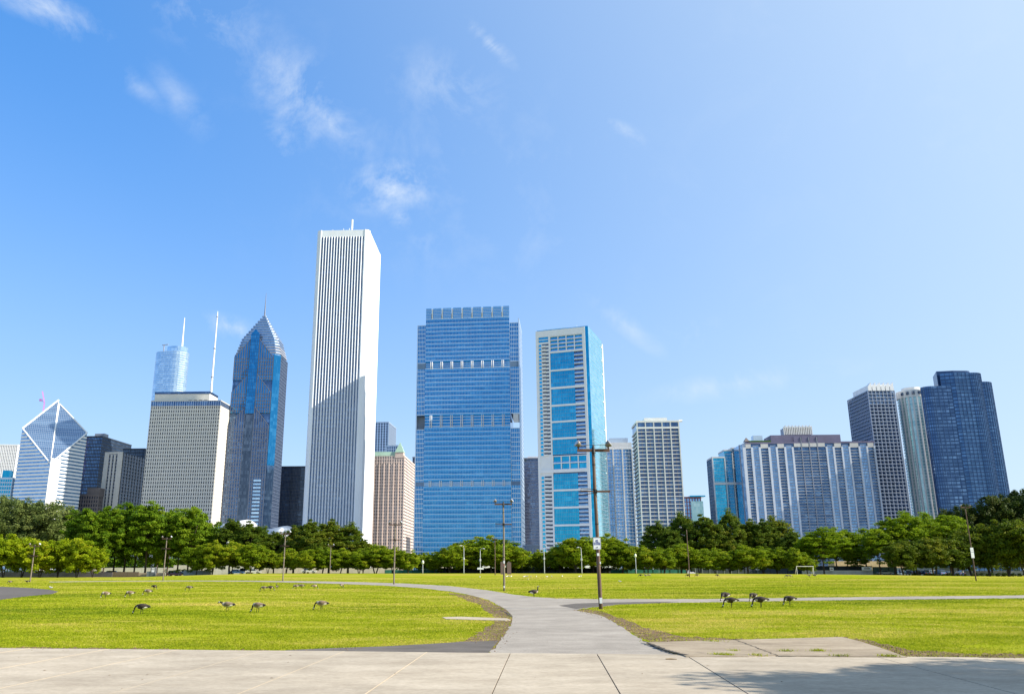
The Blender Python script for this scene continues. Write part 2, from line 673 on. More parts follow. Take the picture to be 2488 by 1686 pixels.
sheet('asphalt_pad', [(-160, 1421), (-60, 1423), (0, 1425), (70, 1428), (118, 1432), (142, 1437), (128, 1442.5), (60, 1449), (0, 1457), (-100, 1468), (-220, 1474)], 0.02, M_DARK)
o = sheet('concrete_strip', [(1074, 1500), (1084, 1504.5), (1228, 1508.5), (1241, 1507), (1232, 1503), (1120, 1499)], 0.03, M_CONC, 1)
sheet('concrete_apron', [(1574, 1563.5), (1785, 1557.5), (1889, 1596.5), (1820, 1599), (1668, 1599), (1640, 1588), (1604, 1578)], 0.05, M_CONC2, 1)
sheet('concrete_apron_worn', [(1787, 1557), (2047, 1550), (2090, 1561), (2140, 1577), (2204, 1600), (1893, 1597)], 0.045, M_CONC2, 1)

# ------------------------------------------------------------------ the walk: single slabs
e0, e1 = ground(0, 1576), ground(2488, 1600.5)
et = (e1 - e0).normalized()
jn = Vector((math.sin(R(5.0)), math.cos(R(5.0)), 0)) * -1      # down a joint, towards the camera
far_px = [(255, 1580), (425, 1582), (625, 1586), (825, 1589), (1029, 1591), (1237, 1593.5), (1453, 1596), (1672, 1598), (1887, 1598.5), (2137, 1600), (2379, 1600)]
ss = [(ground(*p) - e0).dot(et) for p in far_px]
w0 = ss[1] - ss[0]
ss = [ss[0] - 2.25 * k for k in range(14, 0, -1)] + ss + [ss[-1] + 2.25 * k for k in range(1, 12)]
pv = MB()
lo_, hi_ = e0 + et * ss[0], e0 + et * ss[-1]
pv.face([lo_ + jn * 40 + Vector((0, 0, .012)), hi_ + jn * 40 + Vector((0, 0, .012)), hi_ + Vector((0, 0, .012)), lo_ + Vector((0, 0, .012))])
pave = pv.build('pavement', M_GROUT)
pave['kind'] = 'structure'
POLY['pavement'] = [(p.x, p.y) for p in (lo_ + jn * 40, hi_ + jn * 40, hi_, lo_)]
rs = random.Random(11)
for i in range(len(ss) - 1):
    gap = 0.011
    a = e0 + et * (ss[i] + gap)
    b = e0 + et * (ss[i + 1] - gap)
    dz = rs.uniform(-0.004, 0.004)
    mb = MB()
    q = [a + jn * 39.5, b + jn * 39.5, b, a]
    k = 0.006
    mb.prism([(p.x, p.y) for p in q], [-.05] * 4, [0.03 + dz + rs.uniform(-.003, .003) for _ in q])
    mb.build('slab', M_CONC, pave)
    if 9 <= i <= 18:  # pale strips added to paint the sunlit edges of these joints
        c = e0 + et * ss[i]
        mb = MB()
        hw = 0.007
        q = [c - et * hw + jn * 39.5, c + et * hw + jn * 39.5, c + et * hw, c - et * hw]
        mb.prism([(p.x, p.y) for p in q], [0.0] * 4, [0.034] * 4)
        mb.build('sunlit_joint_edge', M_JOINT_LIT, pave)


def ribbon(name, pixels, w0, w1, z, mat):
    """a crack: a thin wandering strip"""
    rnd = random.Random(len(pixels) * 7 + int(pixels[0][0]))
    pts = []
    for i in range(len(pixels) - 1):
        a, b = ground(*pixels[i]), ground(*pixels[i + 1])
        n = max(2, int((b - a).length / 0.12))
        for k in range(n):
            pts.append(a.lerp(b, k / n) + Vector((rnd.uniform(-.03, .03), rnd.uniform(-.03, .03), 0)))
    pts.append(ground(*pixels[-1]))
    mb = MB()
    L, Rr = [], []
    for i, p in enumerate(pts):
        d = (pts[min(i + 1, len(pts) - 1)] - pts[max(0, i - 1)]).normalized()
        n = Vector((-d.y, d.x, 0))
        w = rnd.uniform(w0, w1)
        L.append(p + n * w + Vector((0, 0, z)))
        Rr.append(p - n * w * rnd.uniform(.4, 1) + Vector((0, 0, z)))
    for i in range(len(pts) - 1):
        mb.face([Rr[i], Rr[i + 1], L[i + 1], L[i]])
    o = mb.build(name, mat)
    o['kind'] = 'structure'
    return o


ribbon('crack', [(1562, 1562), (1590, 1572), (1615, 1582), (1650, 1592), (1668, 1596)], 0.02, 0.10, 0.062, M_GROUT)
ribbon('crack', [(1785, 1557), (1830, 1574), (1889, 1597)], 0.006, 0.02, 0.064, M_GROUT)
ribbon('crack', [(1690, 1590), (1760, 1594), (1830, 1596), (1900, 1597), (2150, 1598.5)], 0.004, 0.03, 0.062, M_GROUT)
ribbon('crack', [(1215, 1483), (1232, 1489), (1242, 1499)], 0.02, 0.10, 0.02, M_GROUT)
ribbon('crack', [(1155, 1488), (1190, 1490), (1240, 1490)], 0.006, 0.025, 0.02, M_GROUT)
ribbon('soil_edge', [(1300, 1449), (1400, 1453.6), (1560, 1454.2), (1760, 1453.4), (1960, 1451), (2200, 1448), (2488, 1445), (2700, 1443.2)], 0.03, 0.22, 0.016, M_DIRT)
ribbon('crack', [(1800, 1585), (1885, 1587), (1940, 1585.5)], 0.004, 0.02, 0.062, M_GROUT)


# ------------------------------------------------------------------ grass blades
def inside(px, py, poly):
    r = np.zeros(len(px), bool)
    n = len(poly)
    for i in range(n):
        x0, y0 = poly[i]
        x1, y1 = poly[(i + 1) % n]
        c = ((y0 > py) != (y1 > py))
        with np.errstate(divide='ignore', invalid='ignore'):
            xx = (x1 - x0) * (py - y0) / (y1 - y0 + 1e-12) + x0
        r ^= c & (px < xx)
    return r


def grass():
    rng = np.random.default_rng(5)
    n = 1000000
    y = 19.0 * (190.0 / 19.0) ** (rng.random(n) ** 1.45)
    x = y * rng.uniform(-0.60, 0.70, n)
    keep = np.ones(n, bool)
    for k in ('path', 'asphalt_patch', 'asphalt_repair', 'asphalt_pad', 'pavement', 'concrete_apron', 'concrete_apron_worn', 'concrete_strip'):
        keep &= ~inside(x, y, POLY[k])
    for k in ('dirt_verge', 'dirt_verge_by_slab', 'dirt_verge_by_walk', 'dirt_by_left_walk'):
        keep &= ~(inside(x, y, POLY[k]) & (rng.random(n) > 0.22))
    # thin, worn places where the soil shows
    worn = np.zeros(n)
    for fx, fy in ((.21, .5), (.37, .83), (.11, .29)):
        p1, p2, p3 = rng.uniform(0, 6.28, 3)
        worn += np.sin(x * fx * 2 + p1 + 2 * np.sin(y * fy + p2)) * np.sin(y * fy * 2 + p3 + 2 * np.sin(x * fx + p1))
    keep &= ~((worn > 1.25) & (rng.random(n) < .8))
    x, y = x[keep], y[keep]
    # tufts in the joints of the apron
    ex, ey = [], []
    for (a, b, cnt, w) in [((1725, 1561), (1745, 1562), 60, .1), ((1900, 1585), (1925, 1586), 50, .06), ((1980, 1585), (1998, 1585), 120, .09), ((1735, 1594), (1780, 1596), 140, .06),
                           ((1830, 1596), (1850, 1597), 80, .06), ((1780, 1585), (1790, 1585.5), 40, .06), ((2020, 1597), (2060, 1598), 60, .05), ((2140, 1598), (2180, 1599), 120, .06), ((1560, 1560), (1700, 1556), 40, .1)]:
        A, B = ground(*a), ground(*b)
        t = rng.random(cnt)
        ex += list(A.x + (B.x - A.x) * t + rng.normal(0, w, cnt))
        ey += list(A.y + (B.y - A.y) * t + rng.normal(0, w, cnt))
    ne = len(ex)
    x = np.concatenate([x, ex])
    y = np.concatenate([y, ey])
    n = len(x)
    size = 0.75 + (np.minimum(y, 60) / 60.0)
    h = rng.uniform(0.012, 0.034, n) * np.clip(size, 0.8, 1.6)
    h[-ne:] = rng.uniform(0.05, 0.09, ne)
    w = rng.uniform(0.007, 0.014, n) * np.clip(y / 22.0, 1, 6)
    a = rng.uniform(0, 2 * np.pi, n)
    lean = rng.normal(0, 0.95, (n, 2)) * h[:, None]
    z = hgt(x, y) + 0.004
    z[-ne:] += 0.03
    v = np.empty((n, 3, 3), np.float32)
    v[:, 0] = np.stack([x - np.cos(a) * w, y - np.sin(a) * w, z], 1)
    v[:, 1] = np.stack([x + np.cos(a) * w, y + np.sin(a) * w, z], 1)
    v[:, 2] = np.stack([x + lean[:, 0], y + lean[:, 1], z + h], 1)
    me = bpy.data.meshes.new('grass')
    me.vertices.add(n * 3)
    me.vertices.foreach_set('co', v.ravel())
    me.loops.add(n * 3)
    me.loops.foreach_set('vertex_index', np.arange(n * 3, dtype=np.int32))
    me.polygons.add(n)
    me.polygons.foreach_set('loop_start', np.arange(0, n * 3, 3, dtype=np.int32))
    me.update(calc_edges=True)
    at_ = me.attributes.new('tint', 'FLOAT', 'FACE')
    # tufts and drifts: real differences between blades
    d = 0.47 + rng.normal(0, 0.13, n)
    for fx, fy, am in ((.035, .07, .22), (.08, .16, .2), (.17, .33, .17), (.4, .7, .13), (.9, 1.3, .10), (2.1, 2.9, .08)):
        p1, p2, p3 = rng.uniform(0, 6.28, 3)
        d += am * np.sin(x * fx * 6.28 * .3 + p1 + 1.7 * np.sin(y * fy * .9 + p2)) * np.sin(y * fy * 6.28 * .3 + p3 + 1.9 * np.sin(x * fx * 1.1 + p1))
    at_.data.foreach_set('value', np.clip(d, 0, 1).astype(np.float32))
    m, t, b = new_mat('grass_blade')
    ai = N(t, 'ShaderNodeAttribute', attribute_name='tint')
    r = N(t, 'ShaderNodeValToRGB')
    r.color_ramp.elements[0].color = (0.115, 0.185, 0.008, 1)
    r.color_ramp.elements[1].color = (0.62, 0.50, 0.13, 1)
    e = r.color_ramp.elements.new(0.55)
    e.color = (0.335, 0.375, 0.014, 1)
    lk(t, ai.outputs['Fac'], r.inputs[0])
    lk(t, r.outputs[0], b.inputs['Base Color'])
    b.inputs['Roughness'].default_value = 0.7
    b.inputs['Specular IOR Level'].default_value = 0.05
    tr = N(t, 'ShaderNodeBsdfTranslucent')
    lk(t, r.outputs[0], tr.inputs['Color'])
    ms = N(t, 'ShaderNodeMixShader')
    ms.inputs[0].default_value = 0.4
    lk(t, b.outputs[0], ms.inputs[1])
    lk(t, tr.outputs[0], ms.inputs[2])
    lk(t, ms.outputs[0], t.nodes['Material Output'].inputs[0])
    me.materials.append(m)
    o = link('grass', me, None, 'stuff')
    o['label'] = 'short green grass blades all over the lawn'
    o['category'] = 'grass'


grass()


def gravel():
    """loose clods and pebbles on the bare verges"""
    rng = np.random.default_rng(12)
    mb = MB()
    for k in ('dirt_verge', 'dirt_verge_by_slab', 'dirt_verge_by_walk', 'dirt_by_left_walk'):
        pl = np.array(POLY[k])
        lo, hi = pl.min(0), pl.max(0)
        c = rng.random((6000, 2)) * (hi - lo) + lo
        c = c[inside(c[:, 0], c[:, 1], POLY[k])][:700]
        for x, y in c:
            r = rng.uniform(.008, .03)
            q = [(x + r * math.cos(a) * rng.uniform(.7, 1.2), y + r * math.sin(a) * rng.uniform(.7, 1.2)) for a in (0, 1.5, 3.1, 4.6)]
            mb.prism(q, .004, [.006 + r * rng.uniform(.4, 1.0) for _ in q], top=[(x + (a - x) * .6, y + (b - y) * .6) for a, b in q])
    o = mb.build('soil_clods', M_DIRT, None, kind='stuff')
    o['label'] = 'loose soil clods and pebbles on the bare verges'
    o['category'] = 'gravel'


gravel()
# ------------------------------------------------------------------ building helpers
class Frame:
    """local axes of a rectangular building: x along the front, y into depth, z up"""

    def __init__(s, L, C, Y, phi, far=None, D=None, left=False):
        p = R(phi)
        a, b = pray(*L)[0], pray(*C)[0]
        c, sn = math.cos(p), math.sin(p)
        s.P0 = Vector((a * Y, Y, 0))
        s.W = (b * Y - s.P0.x) / (c - b * sn)
        s.P1 = s.P0 + Vector((c, sn, 0)) * s.W
        s.phi = p
        if far:
            k = pray(*far)[0]
            Q = s.P0 if left else s.P1
            D = (k * Q.y - Q.x) / (-sn - k * c)
        s.D = D or s.W
        s.Y = Y

    def zl(s, px, py):
        return CAMH + pray(px, py)[1] * s.P0.y

    def zr(s, px, py):
        return CAMH + pray(px, py)[1] * s.P1.y

    def fx(s, px, py):
        """local x on the front face of a pixel"""
        k = pray(px, py)[0]
        c, sn = math.cos(s.phi), math.sin(s.phi)
        return (k * s.P0.y - s.P0.x) / (c - k * sn)

    def fz(s, px, py):
        x = s.fx(px, py)
        return CAMH + pray(px, py)[1] * (s.P0.y + math.sin(s.phi) * x)


def bld(fr, name, label, cat='tower'):
    return thing(name, label, cat, (fr.P0.x, fr.P0.y, 0.08), fr.phi)


def bars_x(mb, x0, x1, n, w, y0, y1, z0, z1, ends=True):
    """n+1 uprights from x0 to x1"""
    for i in range(n + 1):
        if not ends and i in (0, n):
            continue
        c = x0 + (x1 - x0) * i / n
        mb.box(c - w / 2, c + w / 2, y0, y1, z0, z1)


def bars_y(mb, y0, y1, n, w, x0, x1, z0, z1):
    for i in range(n + 1):
        c = y0 + (y1 - y0) * i / n
        mb.box(x0, x1, c - w / 2, c + w / 2, z0, z1)


def bands(mb, x0, x1, y0, y1, z0, z1, n, h):
    for i in range(n + 1):
        c = z0 + (z1 - z0) * i / n
        mb.box(x0, x1, y0, y1, c - h / 2, c + h / 2)


def facade(root, W_, D_, H, nx, ny, nz, wall, glz, pw, bh, pd=0.5, bd=0.3, z0=0.0, sides='FR', band_mat=None, base=0.0):
    """glazed core with a stone or metal grid standing proud of it"""
    MB().box(0, W_, 0, D_, base, H).build('glazing', glz, root)
    up, ba = MB(), MB()
    if 'F' in sides:
        bars_x(up, 0, W_, nx, pw, -pd, 0.02, z0, H + 0.02)
        bands(ba, -0.01, W_ + 0.01, -bd, 0.03, z0, H, nz, bh)
    if 'R' in sides:
        bars_y(up, 0.03, D_, ny, pw, W_ - 0.02, W_ + pd, z0, H + 0.02)
        bands(ba, W_ - 0.03, W_ + bd, 0.01, D_ - 0.01, z0, H, nz, bh)
    if 'L' in sides:
        bars_y(up, 0.03, D_, ny, pw, -pd, 0.02, z0, H + 0.02)
        bands(ba, -bd, 0.03, 0.01, D_ - 0.01, z0, H, nz, bh)
    up.build('wall_piers', wall, root, kind='stuff')
    ba.build('floor_bands', band_mat or wall, root, kind='stuff')


# ------------------------------------------------------------------ building materials
S_WHITE = pmat('white_granite', (0.75, 0.785, 0.84), 0.6, var=0.05, scale=0.08, stretch=(1, 1, .3))
S_LIME = pmat('limestone', (0.62, 0.585, 0.53), 0.75, var=0.08, scale=0.15)
S_LIMESH = pmat('limestone_panel', (0.70, 0.665, 0.61), 0.75, var=0.06, scale=0.1)
S_BEIGE = pmat('beige_concrete', (0.55, 0.54, 0.52), 0.8, var=0.08, scale=0.2)
S_TAN = pmat('pink_granite', (0.64, 0.52, 0.45), 0.7, var=0.08, scale=0.2)
S_GREY = pmat('grey_granite', (0.26, 0.28, 0.34), 0.45, var=0.12, scale=0.2, spec=0.5)
S_PALE = pmat('pale_painted_concrete', (0.77, 0.78, 0.80), 0.6, var=0.04, scale=0.2)
S_CREAM = pmat('cream_concrete', (0.66, 0.65, 0.63), 0.7, var=0.06, scale=0.2)
S_DARK = pmat('dark_metal_cladding', (0.035, 0.045, 0.065), 0.35, metal=0.3, var=0.2, scale=0.2, spec=0.5)
S_BROWN = pmat('old_brown_stone', (0.17, 0.145, 0.14), 0.85, var=0.15, scale=0.3)
S_ALU = pmat('aluminium_panel', (0.55, 0.62, 0.72), 0.3, metal=0.7, var=0.06, scale=0.3)
S_STEEL = pmat('steel', (0.62, 0.66, 0.72), 0.35, metal=0.85, var=0.08, scale=0.5)
S_CROWN = pmat('crown_metal', (0.25, 0.32, 0.44), 0.35, metal=0.6, var=0.08, scale=0.3)
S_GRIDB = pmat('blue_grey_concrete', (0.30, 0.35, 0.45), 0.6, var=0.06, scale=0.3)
S_SILL = pmat('pale_blue_sill', (0.66, 0.78, 0.92), 0.4, metal=0.3, var=0.05, scale=0.3)
S_LOUV = pmat('louvre_grey', (0.16, 0.24, 0.36), 0.5, metal=0.3, var=0.1, scale=0.3)
S_PIER = pmat('blue_grey_pier', (0.56, 0.60, 0.68), 0.65, var=0.08, scale=0.1, stretch=(1, 1, .25))  # blue-grey with uneven upright streaks
S_WPAINT = pmat('white_paint', (0.80, 0.80, 0.79), 0.5, var=0.04, scale=0.6)
S_COPPER = pmat('copper_roof', (0.30, 0.45, 0.36), 0.6, var=0.12, scale=0.3)
S_PURPLE = pmat('purple_grey_cladding', (0.15, 0.14, 0.22), 0.55, var=0.1, scale=0.1)
S_RED = pmat('red_panel', (0.30, 0.12, 0.12), 0.6, var=0.1, scale=0.3)
G_BLUE = glass('blue_glass', (0.016, 0.185, 0.40), (0.07, 0.32, 0.56), 1.5, 4.1, 0.85, 0.06, 0.02)
G_SPAN = glass('spandrel_glass', (0.07, 0.31, 0.56), (0.13, 0.40, 0.65), 6.0, 4.1, 0.8, 0.16, 0.012)
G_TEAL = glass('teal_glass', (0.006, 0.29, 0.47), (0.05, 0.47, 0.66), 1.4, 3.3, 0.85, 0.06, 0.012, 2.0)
G_TEALR = glass('sky_lit_teal_glass', (0.22, 0.66, 0.78), (0.50, 0.88, 0.94), 1.8, 3.3, 0.85, 0.06, 0.006, 1.5)  # side face: reflection of the bright sky put into the glass colour
G_DARK = glass('dark_window', (0.03, 0.05, 0.09), (0.12, 0.17, 0.25), 1.6, 3.8, 0.35, 0.08, 0.015)
G_BLACK = glass('unlit_window', (0.01, 0.015, 0.03), (0.05, 0.07, 0.11), 2.3, 4.2, 0.1, 0.2, 0.0)
S_PRU = pmat('blue_grey_granite', (0.095, 0.12, 0.18), 0.4, var=0.12, scale=0.2, spec=0.5)
G_NAVY = glass('navy_glass', (0.05, 0.10, 0.20), (0.17, 0.28, 0.45), 1.6, 3.4, 0.7, 0.08, 0.02)
G_STRIP = glass('window_strip', (0.07, 0.11, 0.19), (0.18, 0.25, 0.37), 2.0, 3.9, 0.5, 0.1, 0.015)
G_SILVER = glass('silver_glass', (0.34, 0.52, 0.70), (0.70, 0.84, 0.94), 2.0, 3.6, 0.8, 0.12, 0.03, 1.5)
G_STEELB = glass('steel_blue_glass', (0.13, 0.29, 0.52), (0.36, 0.54, 0.76), 1.4, 3.2, 0.7, 0.1, 0.02, 1.8)
G_ROOF = glass('sloped_roof_glass', (0.10, 0.20, 0.36), (0.26, 0.40, 0.58), 2.0, 2.0, 0.7, 0.1, 0.02, 2.0)
G_GREEN = glass('sea_green_glass', (0.30, 0.52, 0.52), (0.60, 0.76, 0.72), 1.8, 3.0, 0.4, 0.12, 0.03, 1.5)


# ------------------------------------------------------------------ white tower with fins
def white_tower():
    fr = Frame((769, 570), (898, 560), 800, -3.0, far=(927, 604))
    root = bld(fr, 'office_tower', 'tallest tower, white stone with close vertical fins and plain corner strips')
    H = fr.fz(830, 560)
    W_, D_ = fr.W, fr.D
    c = 4.6
    n = 16
    x0, x1 = c + .4, W_ - c - .4
    # set-back strip windows
    MB().box(x0, W_ - c - .4, 0.9, D_ - .9, 0, H - 7).build('glazing', G_STRIP, root)
    mb = MB().prism([(c, .45), (W_ - c, .45), (W_ - .45, c), (W_ - .45, D_ - c), (W_ - c, D_ - .45), (c, D_ - .45), (.45, D_ - c), (.45, c)], H - 7, H + .3)
    mb.build('crown_band', S_WHITE, root)
    MB().box(0.9, W_ - 0.9, c + .4, D_ - c - .4, 0, H - 7).build('side_glazing', G_STRIP, root)
    # folded corners
    for k, poly in enumerate(([(0, c), (c * .35, c * .35), (c, 0), (c + 1.2, 0.4), (c + 1.2, c + 1.2), (0.4, c + 1.2)],
                              [(W_ - c, 0), (W_ - c * .35, c * .35), (W_, c), (W_ - .4, c + 1.2), (W_ - c - 1.2, c + 1.2), (W_ - c - 1.2, .4)],
                              [(W_, D_ - c), (W_ - c, D_), (W_ - c - 1.2, D_ - .4), (W_ - c - 1.2, D_ - c - 1.2), (W_ - .4, D_ - c - 1.2)],
                              [(c, D_), (0, D_ - c), (.4, D_ - c - 1.2), (c + 1.2, D_ - c - 1.2), (c + 1.2, D_ - .4)])):
        MB().prism(poly, 0, H + .6 if k in (0, 1) else H + .5).build('corner_strip', S_WHITE, root)
    p = (x1 - x0) / n
    fin = MB()
    fin.prism([(-p * .27, 0.95), (0, -0.15), (p * .27, 0.95)], 0, H - 6.9)
    me = fin.mesh('fin', S_WHITE)
    for i in range(1, n):
        link('fin', me, root, None, (x0 + p * i, 0, 0))
    fin = MB()
    fin.prism([(-.95, -p * .27), (0.15, 0), (-.95, p * .27)], 0, H - 6.9)
    me2 = fin.mesh('fin', S_WHITE)
    for i in range(1, n):
        link('fin', me2, root, None, (W_, x0 + (D_ - 2 * x0) / n * i, 0))
    # spandrels between the fins, one band a floor
    sp = MB()
    nf = 82
    for i in range(1, nf):
        z = (H - 7) * i / nf
        sp.box(x0, x1, 0.72, 0.92, z - .55, z + .55)
        sp.box(W_ - .92, W_ - .72, x0, D_ - x0, z - .55, z + .55)
    sp.build('spandrels', pmat('spandrel_metal', (0.15, 0.19, 0.27), 0.4, metal=.4), root, kind='stuff')
    ant = MB()
    b = (W_ * .62, 12)
    ant.tube([(b[0], b[1], H), (b[0], b[1], H + 7)], .7)
    ant.tube([(b[0], b[1], H + 7), (b[0], b[1], H + 17)], [1.2, 1.1], 6)
    ant.build('antenna', S_WPAINT, root)
    for i in range(9):
        x = random.uniform(W_ * .25, W_ * .8)
        MB().tube([(x, 6, H), (x, 6, H + random.uniform(1.5, 5))], .22, 5).build('mast', S_WPAINT, root)
    MB().box(W_ * .25, W_ * .75, 14, 40, H, H + 2.5).build('roof_plant', S_PALE, root)


white_tower()


# ------------------------------------------------------------------ blue slab tower
def blue_tower():
    fr = Frame((1015.6, 791), (1260, 781), 745, -6.5, far=(1279, 1330))
    fr.D = 46
    root = bld(fr, 'glass_tower', 'broad blue glass tower with stepped crown and slim white columns at mechanical floors')
    W_, D_ = fr.W, fr.D
    xl = fr.fx(1035.7, 790)
    xr = fr.fx(1237.5, 782)
    zt = fr.fz(1140, 777)
    zc = fr.fz(1140, 748)
    zw = fr.fz(1026, 791)
    m1 = (fr.fz(1140, 1184), fr.fz(1140, 1166))
    m2 = (fr.fz(1140, 1040), fr.fz(1140, 1007))
    m3 = (fr.fz(1140, 898), fr.fz(1140, 877))
    pr = 1.6                       # the middle bay stands this far in front of the wings
    segs = [(0, m1[0]), (m1[1], m2[0]), (m2[1], m3[0]), (m3[1], zt)]
    cuts = [m1, m2, m3]
    MB().box(xl + .4, xr - .4, 1.2, D_ - 1, 0, zt - .5).build('core', G_NAVY, root)
    fl = 4.12
    for (a, b) in segs:
        MB().box(xl, xr, -pr, 3, a, b).build('glazing', G_BLUE, root)
        n = max(1, round((b - a) / fl))
        for i in range(n + 1):
            z = a + (b - a) * i / n
            sp = MB().box(xl - .05, xr + .05, -pr - .12, -pr + .5, z - .75, z + .75)
            s_ = sp.build('spandrel', G_SPAN, root)
            MB().box(xl - .07, xr + .07, -pr - .40, -pr + .4, z + .78, z + 1.10).build('sill', S_SILL, s_)
        up = MB()
        bars_x(up, xl, xr, 56, .10, -pr - .16, -pr + .02, a, b)
        up.build('mullions', S_ALU, root, kind='stuff')
    nc = 8
    xc = [xl + (xr - xl) * (k + .62) / (nc + .3) for k in range(nc)]
    for (a, b) in cuts:
        MB().box(xl + .2, xr - .2, -pr + .9, 3, a + .1, b - .1).build('plant_glazing', G_BLUE, root)
        lm = MB()
        bands(lm, xl + .1, xr - .1, -pr + .5, -pr + .95, a + 2.2, b - 2.2, max(1, round((b - a) / 4)), .5)
        lm.build('louvre_rails', S_ALU, root, kind='stuff')
        for x in xc:
            col = MB()
            for q in (-.75, .75):
                col.tube([(x + q, -pr - .2, a + .4), (x + q, -pr - .2, b - .4)], .3, 8)
            col.build('column', S_WPAINT, root, True)
    # crown of separate glass screens
    edges = [xl] + xc + [xr]
    for i in range(len(edges) - 1):
        a, b = edges[i] + (.9 if i else 0), edges[i + 1] - (.9 if i < len(edges) - 2 else 0)
        pn = MB().box(a, b, -pr, 2.2, zt + .8, zc).build('crown_screen', G_SPAN, root)
        lb = MB()
        bands(lb, a - .05, b + .05, -pr - .25, -pr + .1, zt + 2, zc - 1, 6, .35)
        lb.build('rail', S_ALU, pn)
    for x in xc:
        MB().box(x - .45, x + .45, -pr + .2, 1.4, zt + .3, zc - .5).build('crown_fin', S_WPAINT, root)
    MB().box(xl + 2, xr - 2, 3, D_ - 3, zt - .5, zc - 4).build('roof_plant', S_ALU, root)
    # wings, with an open storey at mid height
    for (a, b, right) in ((0, xl, False), (xr, W_, True)):
        for (z0, z1) in ((0, m2[0] - 0.5), (m2[1] - .2, zw)):
            w_ = MB().box(a + .3, b - .3, 0, D_, z0, z1).build('wing', G_BLUE, root)
            gr = MB()
            bars_x(gr, a + .3, b - .3, 5, .3, -.25, .02, z0, z1)
            bands(gr, a + .25, b - .25, -.32, .05, z0 + .6, z1 - .3, max(2, round((z1 - z0) / fl)), .7)
            gr.build('wing_grid', S_ALU, root, kind='stuff')
            for (pz0, pz1) in (m1, m3):
                if z0 < pz0 < z1:
                    MB().box(a + .2, b - .2, -.36, .3, pz0 + 1.5, pz1 - 1.5).build('louvre', S_LOUV, root)
        e = b if right else a
        MB().box(e - .5, e + .5, -.6, D_ + .3, 0, zw + (4 if right else 0)).build('edge_fin', S_ALU, root)
        if not right:
            MB().box(a + .4, b, 7.0, D_ - 2, m2[0] - .5, m2[1] - .2).build('opening_wall', S_GRIDB, root)
    sd = MB()
    bands(sd, W_ + .5, W_ + .62, 0.5, D_ - .5, 2, zw - 1, 55, .8)
    sd.build('side_bands', G_SPAN, root, kind='stuff')


blue_tower()


